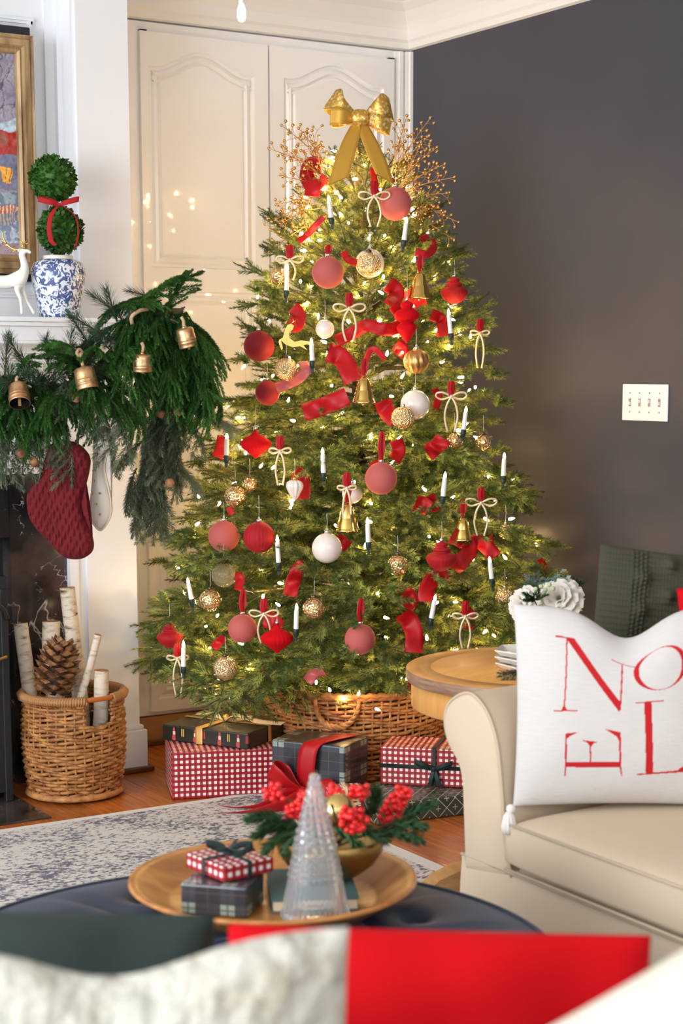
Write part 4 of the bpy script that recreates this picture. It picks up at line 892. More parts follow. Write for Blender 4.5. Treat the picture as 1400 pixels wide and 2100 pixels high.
# ------------------------------------------------------------------ ornaments
def hang(root, M_, top, up=.05, mats='thread', loop=.0):
    m = MB(); tube(m, [(0, 0, top), (.001, 0, top+up*.5), (0, 0, top+up)], .0006, 4); 
    if loop: tube(m, [(loop*math.cos(a), 0, top+loop+loop*math.sin(a)) for a in [2*PI*i/16 for i in range(16)]], .0007, 4, closed=True)
    m.build('hanging_loop', MAT[mats], root)
def capm(root, r, z, mt_='cap'):
    m = MB(); lathe(m, [(r, z-.002), (r*1.02, z+.006), (r*.8, z+.008), (r*.2, z+.009)], 14, ribs=14, amp=.04); tube(m, [(r*.35*math.cos(a), 0, z+.009+r*.35+r*.35*math.sin(a)) for a in [2*PI*i/12 for i in range(12)]], .0007, 4, closed=True); m.build('cap', MAT[mt_], root)
def orn(px, py, rpx, kind, label, off=.03, k=.95, ribbon=False, up=.05, depth=None):
    p = at(px, py, depth) if depth else treeP(px, py, k, off); d = (p-O).dot(FH); r = rpx*pxm(d)
    name = {'bell': 'bell_ornament'}.get(kind, 'ball_ornament' if kind in ('pink', 'redball', 'redpleat', 'pearl', 'merc', 'merc2', 'swirl', 'stripe', 'clear', 'dark') else 'drop_ornament')
    cat = 'bell' if kind == 'bell' else 'ornament'
    root = thing(name, label, cat, CAMF(p)); m = MB(); top = r
    if kind == 'pink': ball(m, (0, 0, 0), r, 32, 20); m.build('ball', MAT['pink'], root); capm(root, r*.16, r)
    elif kind == 'dark': ball(m, (0, 0, 0), r, 32, 20); m.build('ball', MAT['darkred'], root); capm(root, r*.16, r)
    elif kind == 'redball': ball(m, (0, 0, 0), r, 32, 20); m.build('ball', MAT['darkred'], root); capm(root, r*.16, r)
    elif kind == 'redpleat': ball(m, (0, 0, 0), r, 96, 18, ribs=24, amp=.022); m.build('ball', MAT['redvelvet'], root); capm(root, r*.16, r)
    elif kind == 'pearl': ball(m, (0, 0, 0), r, 32, 20); m.build('ball', MAT['pearl'], root); capm(root, r*.16, r)
    elif kind in ('merc', 'merc2'): ball(m, (0, 0, 0), r, 40, 20, ribs=10, amp=.02); m.build('ball', MAT[kind], root); capm(root, r*.22, r*.98, 'darkcap')
    elif kind == 'swirl': lathe(m, ballprof(r, 22), 72, None, 0, 12, .05, twist=45); m.build('ball', MAT['goldmatte'], root); capm(root, r*.2, r*.97)
    elif kind == 'stripe': ball(m, (0, 0, 0), r, 72, 18, ribs=18, amp=.05); m.build('ball', MAT['merc2'], root, None); capm(root, r*.2, r*.97)
    elif kind == 'clear': ball(m, (0, 0, 0), r, 40, 20, ribs=10, amp=.03); m.build('ball', MAT['clearglass'], root); capm(root, r*.2, r*.98, 'darkcap')
    elif kind == 'onion':
        P = [(.02, -1.0), (.10, -.93), (.22, -.80), (.55, -.55), (.92, -.22), (1.03, .02), (.98, .20), (.72, .42), (.38, .62), (.14, .82), (.06, .98), (.02, 1.0)]
        P = [(a*r, b*r*.95) for a, b in P]; q = []
        for (a, b), (c, d_) in zip(P, P[1:]): q += [(a+(c-a)*t/3, b+(d_-b)*t/3) for t in range(3)]
        lathe(m, q+[P[-1]], 96, None, 0, 22, .018); m.build('body', MAT['redbright'], root); capm(root, r*.12, r*.95); top = r
    elif kind == 'lantern':
        P = [(.02, -1.0), (.25, -.96), (.70, -.70), (.98, -.30), (1.0, -.05), (.85, .15), (.55, .26), (.52, .34), (.60, .42), (.58, .52), (.40, .62), (.36, .70), (.42, .78), (.34, .90), (.12, .98), (.02, 1.0)]
        lathe(m, smooth_prof([(a*r, b*r) for a, b in P]), 72, None, 0, 24, .015); m.build('body', MAT['redvelvet'], root); capm(root, r*.14, r)
    elif kind == 'finial':
        P = [(.02, -1.0), (.12, -.9), (.42, -.45), (.48, -.25), (.40, -.12), (.30, -.06), (.36, 0), (.56, .16), (.60, .34), (.50, .50), (.30, .60), (.26, .66), (.32, .76), (.26, .90), (.08, .98), (.02, 1.0)]
        lathe(m, smooth_prof([(a*r, b*r) for a, b in P]), 64, None, 0, 20, .012); m.build('body', MAT['redbright'], root); capm(root, r*.08, r)
    elif kind == 'heart':
        P = [(.02, -1.0), (.16, -.85), (.42, -.45), (.66, .05), (.72, .35), (.64, .62), (.45, .80), (.30, .84), (.02, .85)]
        lathe(m, smooth_prof([(a*r, b*r) for a, b in P]), 64, None, 0, 10, .07); m.build('body', MAT['pearl'], root); capm(root, r*.28, r*.85, 'gold')
    elif kind == 'bell':
        P = [(1.0, -1.0), (1.02, -.96), (.98, -.90), (.90, -.78), (.90, -.74), (.84, -.70), (.76, -.35), (.68, 0), (.60, .30), (.50, .55), (.36, .72), (.18, .82), (.02, .85)]
        lathe(m, [(a*r*.80, b*r) for a, b in P], 40, cap=False); m.build('bell_body', MAT['gold'], root)
        m = MB(); lathe(m, [(r*.77, -r*.99), (r*.6, -.2*r), (r*.3, .5*r), (.002, .55*r)], 30, cap=False); m.build('inner_wall', MAT['gold'], root)
        m = MB(); tube(m, [(0, 0, .4*r), (0, 0, -1.05*r)], .0015, 5); ico(m, (0, 0, -1.08*r), .005, 1); m.build('clapper', MAT['gold'], root)
        m = MB(); tube(m, [(.006*math.cos(a), 0, r*.86+.005+.006*math.sin(a)) for a in [2*PI*i/14 for i in range(14)]], .0013, 5, closed=True); m.build('ring', MAT['gold'], root)
    if ribbon:
        z0 = (r*.9 if kind == 'bell' else r+.004); m = MB(); hgt = ribbon if isinstance(ribbon, float) else .06; strip(m, smoothpath([(0, -.004, z0), (-.004, -.006, z0+hgt*.5), (.002, 0, z0+hgt)], 5), (.0055, .002, 0)); strip(m, smoothpath([(0, .002, z0), (.007, .004, z0+hgt*.5), (.004, .002, z0+hgt)], 5), (.0055, -.002, 0)); m.build('ribbon_hanger', MAT['satin'], root)
    else: hang(root, None, top+.008, up)
    return root
def smooth_prof(P):
    return [(max(.0005, q.x), q.y) for q in smoothpath([V((a, b, 0)) for a, b in P], 3)]
ORN = [
 (810, 418, 33, 'pink', 'dusty pink velvet ball hanging beside the tail end of the gold bow', dict(off=.06)),
 (672, 559, 32, 'pink', 'dusty pink velvet ball in the upper left of the tree, above the cord bow', dict(off=.06, ribbon=.03)),
 (781, 981, 33, 'pink', 'dusty pink velvet ball at mid height hung on a narrow red ribbon', dict(off=.08, ribbon=.085)),
 (738, 1311, 32, 'pink', 'dusty pink velvet ball low in the centre of the tree, left of the round table', dict(off=.07, ribbon=.07)),
 (459, 1100, 32, 'pink', 'dusty pink velvet ball half hidden by a twig left of the pleated crimson ball', dict(off=.03)),
 (548, 806, 25, 'dark', 'shadowed dusky maroon ball tucked under the pink satin loop', dict(off=-.01)),
 (497, 1289, 30, 'pink', 'dusty pink ball sunk among needles left of the lower cord bow', dict(off=.02, ribbon=.07)),
 (531, 710, 31, 'redball', 'deep red velvet ball at the left edge of the tree on a long clear thread', dict(off=.05, up=.11)),
 (531, 1102, 32, 'redpleat', 'crimson pleated velvet ball hanging on a long silver hook at lower left', dict(off=.07, up=.07)),
 (524, 911, 31, 'onion', 'bright red pleated onion-shaped ornament beside a white candle at left', dict(off=.06, up=.055)),
 (568, 1310, 33, 'onion', 'bright red pleated onion ornament directly under the lower left cord bow', dict(off=.07, up=.04)),
 (834, 660, 42, 'finial', 'bright red double-bulb finial ornament under the upper right gold bell', dict(off=.07, up=.08)),
 (905, 1141, 31, 'lantern', 'deep red velvet lantern-shaped ornament at lower right above the ribbon fall', dict(off=.07, up=.05)),
 (348, 1303, 26, 'lantern', 'small bright red velvet lantern ornament at the lower left tip of the tree', dict(off=.03, up=.05)),
 (931, 596, 27, 'lantern', 'dark red velvet ornament behind a twig at the upper right edge', dict(off=0, up=.045)),
 (851, 830, 30, 'pearl', 'white pearl ball right of the middle gold bell', dict(off=.02, up=.06)),
 (670, 1124, 31, 'pearl', 'creamy pearl ball with a twig crossing it, below the lower gold bell', dict(off=.06)),
 (666, 675, 19, 'pearl', 'small frosted pearl ball between the gold deer and upper cord bow', dict(off=.02)),
 (758, 540, 29, 'pearl', 'pearl ball peeking out behind the top mercury glass ball', dict(off=-.02)),
 (722, 1012, 21, 'pearl', 'pale pearl ball hidden behind the bell with the cord bow', dict(off=-.03)),
 (756, 542, 24, 'merc2', 'topmost gold mercury glass ball with an embossed band', dict(off=.06, up=.03)),
 (587, 757, 23, 'merc2', 'gold mercury glass ball embossed with curved scallops below the gold deer', dict(off=.07)),
 (571, 566, 19, 'merc', 'gold mercury glass ball behind the topmost left candle', dict(off=.01, up=.08)),
 (482, 1018, 22, 'merc', 'amber mercury glass ball at the left edge above the dusty pink ball', dict(off=.04)),
 (431, 1231, 23, 'merc', 'gold dimpled mercury glass ball just right of the tilted lower left candle', dict(off=.05)),
 (644, 1248, 23, 'merc', 'gold honeycomb glass ball to the right of a low candle near tree centre', dict(off=.06)),
 (462, 1370, 25, 'merc2', 'champagne glitter ball lowest on the left of the tree', dict(off=.06)),
 (853, 741, 25, 'swirl', 'matte gold ball with swirled ridges below the red finial', dict(off=.05)),
 (826, 857, 23, 'stripe', 'champagne ridged ball overlapping the white pearl ball', dict(off=.06)),
 (990, 908, 17, 'merc', 'small gold ball hanging free at the right edge of the tree', dict(off=.02)),
 (931, 905, 18, 'merc', 'gold ornate ball half hidden under the right-hand cord bow', dict(off=.01)),
 (815, 1160, 22, 'merc', 'gold glass ball with needles across it, left of the red lantern ornament', dict(off=.03)),
 (1036, 1090, 15, 'stripe', 'gold ribbed ball in shade at the far right edge', dict(off=.0)),
 (459, 1180, 25, 'clear', 'clear golden glass ball above the dimpled mercury ball', dict(off=.02)),
 (1034, 1224, 19, 'stripe', 'gold ribbed ball beside the white flowers at right', dict(off=.0)),
 (512, 994, 14, 'merc', 'little gold ball behind the amber mercury ball', dict(off=.0)),
 (604, 1004, 23, 'heart', 'pearly fluted heart-shaped drop in front of a red ribbon piece', dict(off=.07)),
 (746, 797, 29, 'bell', 'polished gold bell in the middle of the tree on a red ribbon', dict(off=.08, ribbon=.05)),
 (860, 583, 28, 'bell', 'polished gold bell at upper right above the red finial', dict(off=.06, ribbon=.05)),
 (712, 1058, 31, 'bell', 'polished gold bell behind the small cord bow below centre', dict(off=.05, ribbon=.07)),
 (948, 1082, 26, 'bell', 'polished gold bell half buried beside the right cord bow', dict(off=.01, ribbon=.05)),
]
for a_ in ORN: orn(*a_[:5], **a_[5])
# cord bows
def cordbow(px, py, wpx, hpx, label, off=.09, rib=.045, lean=0):
    p = treeP(px, py, .95, off); d = (p-O).dot(FH); s = wpx/2*pxm(d); t = hpx*pxm(d); root = thing('cord_bow_ornament', label, 'bow', CAMF(p)); m = MB(); r = .0031
    for sg in (-1, 1): tube(m, smoothpath([(0, 0, 0), (sg*s*.5, -.004, s*.24), (sg*s*.92, 0, s*.22), (sg*s*.98, .002, -s*.02), (sg*s*.6, .004, -s*.20), (0, 0, 0)], 8), r, 8)
    m.build('bow_loop', MAT['wirebow'], root)
    for sg in (-1, 1):
        m = MB(); tube(m, smoothpath([(0, -.003, 0), (sg*s*.30+lean*t*.1, -.004, -t*.25), (sg*s*.42+lean*t*.2, 0, -t*.6), (sg*s*.22+lean*t*.4, .003, -t)], 8), r, 8); m.build('bow_tail', MAT['wirebow'], root)
    m = MB(); ico(m, (0, -.002, 0), .0055, 2); m.build('knot', MAT['wirebow'], root)
    m = MB(); strip(m, smoothpath([(0, -.002, 0), (-.005, -.003, rib*.5), (-.002, .004, rib)], 5), (.007, .002, 0)); strip(m, smoothpath([(0, .001, 0), (.006, .002, rib*.5), (.003, .006, rib)], 5), (.006, .003, 0)); m.build('ribbon_hanger', MAT['satin'], root)
for a_ in [(767, 402, 62, 60, 'topmost champagne cord bow between the tails of the gold bow'),
 (716, 632, 64, 66, 'champagne cord bow at upper centre, below the first dusty pink ball'),
 (925, 813, 62, 72, 'large champagne cord bow on the right side of the tree by a candle'),
 (984, 683, 38, 70, 'small champagne cord bow hanging clear at the upper right edge'),
 (594, 533, 54, 40, 'champagne cord bow beside the topmost left candle'),
 (711, 1001, 38, 78, 'narrow champagne cord bow hanging in front of a gold bell'),
 (986, 1031, 64, 68, 'champagne cord bow at lower right, left of the free-standing tip candle'),
 (541, 1259, 60, 62, 'champagne cord bow at lower left over the red onion ornament'),
 (954, 1264, 52, 68, 'champagne cord bow just above the round side table'),
 (364, 1350, 44, 80, 'champagne cord bow at the lowest left tip beside a candle'),
 (574, 925, 44, 70, 'champagne cord bow mostly hidden right of the red onion ornament')]: cordbow(*a_)
# candles
def candle(bx, by, tx, ty, label, off=.06):
    p = treeP((bx+tx)/2, (by+ty)/2, .97, off); d = (p-O).dot(FH); a, b = at(bx, by, d), at(tx, ty, d); L = (b-a).length
    root = thing('tree_candle', label, 'candle', T(a) @ (b-a).normalized().to_track_quat('Z', 'Y').to_matrix().to_4x4(), 'white clip-on candles on the tree'); r = .0072
    m = MB(); lathe(m, [(r, 0), (r*1.02, L*.02), (r*.94, L*.70), (r*.86, L*.74), (r*.6, L*.76)], 16); m.build('candle_body', MAT['candle'], root)
    m = MB(); lathe(m, [(r*.55, L*.76), (r*.68, L*.82), (r*.5, L*.92), (r*.08, L*1.0)], 12); m.build('flame', MAT['flame'], root)
    m = MB(); lathe(m, [(.004, -.022), (.0085, -.016), (.009, -.003), (.0085, .002)], 12); box(m, -.004, -.004, -.034, .018, .004, -.022, None, bev=.001); tube(m, [(0, 0, -.02), (.02, .005, -.015)], .003, 6); m.build('clip', MAT['clip'], root)
for a_ in [(679, 448, 673, 400, 'topmost left candle, standing under the red ribbon loop'), (828, 494, 834, 445, 'topmost right candle, below the big dusty pink ball'), (587, 597, 589, 541, 'candle in front of a gold ball at the upper left edge'),
 (924, 685, 919, 633, 'candle beside a red ribbon piece at upper right'), (640, 741, 638, 693, 'candle right of the flying gold deer'), (950, 882, 956, 833, 'candle below the large right-hand cord bow'),
 (464, 935, 465, 888, 'candle before a red scrap of ribbon at the left edge'), (663, 971, 661, 918, 'candle at tree centre left of the mid pink ball'), (908, 1019, 913, 967, 'candle left of the lower right cord bow'),
 (1032, 977, 1034, 928, 'candle standing free on a tip at the right edge'), (755, 1113, 753, 1061, 'candle right of the large gold bell below centre'), (571, 1155, 568, 1097, 'candle touching the crimson pleated ball'),
 (393, 1230, 384, 1185, 'leaning candle at the far left beside the dimpled gold ball'), (607, 1291, 608, 1237, 'candle left of the gold honeycomb ball'), (1008, 1188, 1003, 1141, 'leaning candle at the lower right edge by the flowers'),
 (884, 1269, 893, 1219, 'candle leaning right above the side table rim'), (376, 1368, 376, 1313, 'lowest candle at the left tip next to the red lantern')]: candle(*a_)
# flying gold deer
p = treeP(604, 690, .95, .07); d0 = (p-O).dot(FH); gd = thing('deer_ornament', 'flat gold leaping deer ornament above a mercury glass ball', 'ornament', CAMF(p))
def gp(x, y): v = at(x, y, d0)-p; return (v.dot(RH), v.z)
outl = [(597, 664), (603, 668), (600, 676), (592, 682), (594, 694), (604, 701), (618, 698), (633, 700), (640, 709), (630, 706), (622, 708), (630, 718), (615, 710), (600, 712), (586, 707), (576, 698), (580, 714), (577, 718), (571, 702), (572, 697), (580, 692), (583, 682), (585, 674), (590, 666)]
m = MB(); pl_ = [gp(x, y) for x, y in outl]; bm = bmesh.new(); vs = [bm.verts.new((x, -.003, z)) for x, z in pl_]; f = bm.faces.new(vs); r_ = bmesh.ops.extrude_face_region(bm, geom=[f]); [setattr(v, 'co', v.co+V((0, .006, 0))) for v in r_['geom'] if isinstance(v, bmesh.types.BMVert)]; bmesh.ops.triangulate(bm, faces=bm.faces[:]); bm.verts.index_update()
m.add([v.co.copy() for v in bm.verts], [[v.index for v in f.verts] for f in bm.faces], None, 0, None, False); bm.free(); m.build('deer_body', MAT['gold'], gd)
m = MB()
for br in ([(592, 667), (586, 661), (590, 656)], [(596, 665), (602, 659), (600, 654)], [(588, 663), (582, 662)], [(600, 660), (607, 658)]): tube(m, [V((gp(x, y)[0], 0, gp(x, y)[1])) for x, y in br], .0016, 5)
m.build('antlers', MAT['gold'], gd); m = MB(); tube(m, [V((gp(598, 664)[0], 0, gp(598, 664)[1])), V((gp(592, 640)[0], 0, gp(592, 640)[1])), V((gp(604, 630)[0], .01, gp(604, 630)[1]))], .0009, 4); m.build('hanging_loop', MAT['gold'], gd)
# ------------------------------------------------------------------ wide red ribbon wound through the tree
rb = thing('tree_ribbon', 'wide bright red velvet ribbon woven in loops around the christmas tree', 'ribbon', T(TX, TY, 0)); RO = V((TX, TY, 0))
def rib(pts, wpx, off=.03, wdir=None, depthwave=.02, mat_='satin'):
    P = [treeP(x, y, .93, off)+FH*(depthwave*math.sin(i*1.7)) for i, (x, y) in enumerate(pts)]; sp_ = smoothpath(P, 8); n = len(sp_); W = []; hw = wpx/2*pxm(5.1)
    for i in range(n):
        t = (sp_[min(i+1, n-1)]-sp_[max(i-1, 0)]).normalized(); w_ = t.cross(FH+RH*.25*math.sin(i*.35)).normalized() if wdir is None else V(RH*wdir[0]+V((0, 0, wdir[1]))).normalized(); W.append(w_*hw+FH*hw*.45*math.sin(i*.4))
    m = MB(); strip(m, [q-RO for q in sp_], W, th=.001); m.build('ribbon_loop', MAT[mat_], rb)
for a_ in [([(658, 338), (636, 338), (630, 362), (640, 385), (640, 402)], 34, .05), ([(668, 362), (658, 376), (640, 372)], 22, .0), ([(764, 345), (768, 372), (772, 395)], 14, .05), ([(800, 372), (806, 362)], 18, .0),
 ([(862, 490), (880, 488), (888, 508), (874, 522), (852, 516)], 17, .05), ([(704, 516), (714, 532), (742, 542)], 15, .03), ([(612, 495), (630, 480), (648, 462), (664, 446)], 13, .02), ([(796, 582), (812, 596), (808, 618), (800, 628)], 34, .02), ([(835, 595), (848, 618), (872, 612)], 28, -.01),
 ([(690, 700), (720, 684), (752, 668), (785, 676), (812, 672), (824, 650), (806, 626)], 26, .04), ([(672, 722), (694, 730), (712, 752), (724, 782)], 40, .04), ([(622, 846), (650, 838), (680, 826), (712, 812)], 36, .06), ([(784, 822), (790, 838), (800, 852), (812, 858)], 36, .02),
 ([(884, 645), (903, 654), (908, 672), (906, 690)], 26, .02), ([(876, 930), (890, 920), (900, 912), (908, 898)], 34, .05), ([(852, 1030), (866, 1036), (880, 1044)], 34, .0), ([(880, 1016), (888, 1036), (894, 1048)], 24, .0),
 ([(926, 1098), (952, 1112), (962, 1130), (944, 1150), (930, 1168)], 34, .03), ([(958, 1118), (980, 1112), (1000, 1124), (1014, 1140)], 30, .03), ([(918, 1176), (892, 1186), (876, 1206), (872, 1232)], 34, .03), ([(826, 1216), (838, 1228), (832, 1246)], 36, .02), ([(826, 1258), (842, 1280), (850, 1308), (846, 1336)], 38, .04),
 ([(594, 1222), (600, 1196), (610, 1172), (626, 1158)], 30, .02), ([(606, 966), (618, 978), (622, 1000), (620, 1022)], 30, .02), ([(600, 630), (612, 645), (608, 668), (592, 662)], 28, .02), ([(458, 895), (452, 918), (446, 938)], 26, .0), ([(842, 1392), (856, 1422), (866, 1452)], 24, .02), ([(394, 1398), (402, 1412), (414, 1408)], 22, .03),
 ([(540, 1270), (560, 1276), (572, 1288)], 32, .0), ([(768, 945), (778, 962), (764, 978)], 30, .0), ([(812, 902), (818, 924), (808, 944)], 28, .0), ([(438, 1330), (448, 1318), (460, 1306)], 18, .03), ([(480, 1180), (492, 1188), (488, 1210)], 18, .02), ([(1108, 1146), (1116, 1166), (1112, 1186)], 16, .0), ([(1006, 1098), (1012, 1128), (1018, 1142)], 8, .03), ([(812, 705), (824, 716), (818, 732)], 28, .0), ([(890, 798), (900, 814), (892, 838)], 16, .0), ([(690, 1104), (704, 1116), (714, 1122)], 26, .0), ([(948, 1250), (964, 1262), (962, 1290)], 22, .03), ([(470, 1040), (474, 1056)], 14, .03), ([(595, 505), (597, 528)], 9, .08), ([(740, 768), (762, 716), (790, 736)], 12, .05)]: rib(a_[0], a_[1], a_[2])
MAT['pinksatin'] = M('pink_satin', (.62, .14, .13), .3, transl=.2)
rib([(566, 796), (588, 788), (612, 776), (628, 758), (620, 742)], 22, .05, mat_='pinksatin'); rib([(630, 1398), (644, 1384), (664, 1376)], 22, .05, mat_='pinksatin')
# ------------------------------------------------------------------ gold bow topper
bp = at(738, 243, 5.52); tb_ = thing('bow_topper', 'large antique gold bow crowning the top of the christmas tree', 'bow', CAMF(bp)); B = lambda x, y, o=0: (lambda v: V((v.dot(RH), -o, v.z)))(at(x, y, 5.52)-bp)
def bl(pts, ws, mat_='goldcloth', name='bow_loop', th=.003):
    sp_ = smoothpath([B(*q) for q in pts], 8); n = len(sp_); wsx = resample([V(q) for q in ws], n); k_ = pxm(5.52)*.5
    m = MB(); strip(m, sp_, [V((q.x*k_, q.z*k_*0, q.y*k_)) for q in [V((a.x, a.y, 0)) for a in wsx]], th=th); m.build(name, MAT[mat_], tb_)
bl([(722, 240, .015), (700, 226, .035), (690, 208, .03), (676, 204, .005)], [(8, 22), (14, 36), (22, 40), (26, 36)], 'goldleaf')
bl([(676, 204, .005), (682, 212, -.02), (705, 230, -.02), (724, 243, 0)], [(26, 36), (22, 36), (14, 30), (8, 18)])
bl([(722, 244, .02), (700, 242, .045), (678, 241, .03)], [(0, 20), (2, 34), (2, 36)]); bl([(678, 241, .03), (690, 244, -.01), (722, 246, 0)], [(2, 36), (2, 34), (0, 18)], 'goldleaf')
bl([(754, 238, .015), (776, 226, .04), (790, 218, .03), (802, 226, .005)], [(-4, 20), (-10, 38), (-14, 44), (-10, 46)], 'goldleaf'); bl([(802, 226, .005), (780, 234, -.02), (754, 242, 0)], [(-10, 46), (-6, 30), (-2, 16)])
bl([(754, 246, .02), (776, 254, .04), (800, 262, .02)], [(-2, 20), (3, 32), (6, 34)], 'goldleaf'); bl([(800, 262, .02), (785, 258, -.01), (754, 248, 0)], [(6, 34), (3, 30), (0, 18)])
bl([(730, 258, .02), (720, 290, .06), (707, 335, .11), (695, 382, .15)], [(22, 4), (34, 8), (40, 10), (38, 16)], name='bow_tail'); bl([(744, 258, .02), (756, 290, .06), (773, 335, .11), (788, 378, .15)], [(22, -4), (32, -8), (36, -10), (34, -18)], name='bow_tail')
m = MB(); lathe(m, [(.020, -.026), (.0255, -.020), (.028, -.008), (.028, .008), (.0255, .020), (.020, .026)], 22, T(B(738, 244, .015)) @ Matrix.Rotation(PI/2, 4, 'Y'), sy=.9); m.build('knot', MAT['goldleaf'], tb_)
m = MB(); tube(m, [B(737, 262, 0)+V((.007*math.cos(i*.9), .007*math.sin(i*.9), -i*.0011)) for i in range(80)], .0011, 5); m.build('wire_coil', MAT['black'], tb_)
# ------------------------------------------------------------------ gold berry picks around the top
random.seed(3)
def pick(sx, sy, tx, ty, label, off=.0, grp='gold berry picks'):
    d = 5.46+off; a, b = at(sx, sy, 5.56), at(tx, ty, d); root = thing('berry_pick', label, 'berry pick', T(a), grp); m = MB(); bm_ = MB()
    v = b-a; L = v.length; sag = V((0, 0, 1))*L*random.uniform(.02, .08); path = smoothpath([V((0, 0, 0)), v*.5+sag, v], 10); tube(m, path, (.0024, .0010), 5)
    ico(bm_, path[-1], .0052, 2)
    for k in range(11):
        f = .30+.66*k/11; i = int(f*(len(path)-1)); p0 = path[i]; dd = (path[i+1]-path[i]).normalized(); s = dd.cross(FH).normalized()*(1 if k % 2 else -1)
        l = random.uniform(.018, .060)*(1.15-f*.5); e = p0+(dd*.75+s*random.uniform(.35, .9)+FH*random.uniform(-.5, .5))*l; mid = (p0+e)/2+dd*l*.12; tube(m, smoothpath([p0, mid, e], 4), .0008, 4, cap=False); ico(bm_, e, random.uniform(.0048, .0060), 2)
        if l > .035:
            e2 = mid+(dd*.4-s*.5)*l*.6+V((0, 0, .004)); tube(m, [mid, e2], .0007, 4, cap=False); ico(bm_, e2, .0045, 2)
    m.build('stem', MAT['twiggold'], root); bm_.build('berries', MAT['berry'], root, kind='stuff')
for i, (tx, ty) in enumerate([(577, 257), (612, 263), (551, 304), (580, 302), (580, 362), (566, 420), (556, 455), (556, 472), (640, 268), (552, 515)]):
    pick(690-i*2, 360+i*9, tx, ty, 'gold berry pick fanning out left of the bow, ' + ['highest of them', 'second highest', 'reaching furthest left', 'crossing the cabinet seam', 'with its tip over the red loop', 'pointing straight left', 'dipping slightly down', 'bending low toward the gold ball', 'shortest and steepest', 'lowest of them'][i])
for i, (tx, ty) in enumerate([(882, 242), (834, 237), (880, 278), (896, 302), (912, 336), (932, 363), (916, 396), (940, 456), (931, 492), (860, 300), (905, 432), (820, 290)]):
    pick(795+i, 372+i*7, tx, ty, 'gold berry pick fanning out right of the bow, ' + ['highest against the navy wall', 'most upright of them', 'just below the highest tip', 'fourth along the wall', 'aimed at the upper right', 'reaching toward the light switch side', 'level with the pink ball', 'furthest right tip', 'lowest of them', 'short inner one', 'drooping middle one', 'nearest to the bow tail'][i], off=random.uniform(-.06, .03))
# ------------------------------------------------------------------ presents on the floor
def boxgift(name, A, B_, depth, h, mats, label, cat='gift', bev=.004):
    A, B_ = V(A), V(B_); B_.z = A.z; x = (B_-A); W = x.length; root = thing(name, label, cat, lookx(A, x)); m = MB(); box(m, 0, 0, 0, W, depth, h, None, bev=bev); m.build('wrapped_box', mats, root); return root, W
g1, W1 = boxgift('gift_box', onz(353, 1640, .001), onz(600, 1628, .001), .24, .150, MAT['gingham'], 'large red gingham gift box under the black one')
A = onz(333, 1517, .1535); B_ = onz(508, 1537, .1535)
g2, W2 = boxgift('gift_box', A, B_, .27, .050, MAT['blackpaper'], 'flat black gift box printed with little soldiers, lying on the gingham box')
m = MB(); s_ = MB(); g_ = MB()
for i, x in enumerate((.035, .105, .185, .245)):
    x *= W2/.28
    box(m, x, -.0012, .003, x+.011, 0, .020); box(m, x+.002, -.0012, .034, x+.009, 0, .044); box(m, x-.002, -.0010, .006, x+.0, 0, .018); box(s_, x+.001, -.0012, .021, x+.010, 0, .033)
    for q in (0, .006): box(g_ if i % 2 == 0 else m, x+.033+q, -.001, .018, x+.036+q, 0, .042)
for q_, nm_, mt_ in ((m, 'printed_soldiers', 'printred'), (s_, 'printed_faces', 'printskin'), (g_, 'printed_horns', 'printgold')): q_.build(nm_, MAT[mt_], g2, kind='stuff')
m = MB(); xx = W2*.44
strip(m, [(xx, -.0025, .0), (xx, -.0025, .051), (xx, .0, .0525), (xx+.01, .27, .0525)], (.013, 0, 0)); strip(m, [(0, .14, .0535), (W2+.002, .135, .0535), (W2+.003, .135, .001)], (0, .010, 0)); m.build('ribbon_band', MAT['goldribbon'], g2)
bw = V((xx+.02, .13, .055)); m = MB()
for sg in (-1, 1): p_ = smoothpath([bw, bw+V((sg*.05, .0, .020)), bw+V((sg*.085, .02, .012)), bw+V((sg*.05, .03, .004)), bw], 8); strip(m, p_, [V((0, .004+.009*math.sin(PI*i/(len(p_)-1)), .003)) for i in range(len(p_))])
m.build('bow_loop', MAT['creamribbon'], g2); m = MB(); strip(m, smoothpath([bw, bw+V((.06, -.03, .03)), bw+V((.13, -.02, .012)), bw+V((.20, .02, .004))], 8), (.003, .010, .004)); strip(m, smoothpath([bw, bw+V((-.06, .01, .01)), bw+V((-.13, .03, .004))], 8), (.0, .007, .002)); m.build('bow_tail', MAT['creamribbon'], g2)
m = MB(); ball(m, bw+V((0, 0, .008)), .012, 12, 8); m.build('knot', MAT['goldribbon'], g2)
A = onz(558, 1650, .001); B_ = at(707, 1660, 5.02); B_ = onz(706, 1668, .001)
g3, W3 = boxgift('gift_box', A, B_, .17, .205, MAT['plaid'], 'dark plaid gift box with a big red velvet bow', bev=.006)
def G3(x, z, o=0): return V((x*W3, -.004-o, z*.205))
m = MB(); strip(m, smoothpath([V((W3*.78, .15, .208)), V((W3*.66, .03, .212)), G3(.56, .97, .006), G3(.52, .7, .016), G3(.50, .36, .01)], 8), (.030, 0, 0)); m.build('ribbon_band', MAT['satin'], g3)
def bowloop(parent, o_, d, L, w_, mats, bulge=.03, name='bow_loop'):
    d = V(d).normalized(); pp = V((-d.z, 0, d.x)); y = V((0, 1, 0)); p_ = smoothpath([o_, o_+d*L*.45-y*bulge, o_+d*L*.92-y*bulge*1.1, o_+d*L-y*bulge*.3, o_+d*L*.75+y*bulge*.35, o_+d*L*.3, o_], 7); n = len(p_)
    m = MB(); strip(m, p_, [pp*w_*(.28+.72*min(1, ((q-o_).dot(d)/L)*1.5))+y*w_*.25 for q in p_]); m.build(name, mats, parent)
kn = G3(.50, .31, .03)
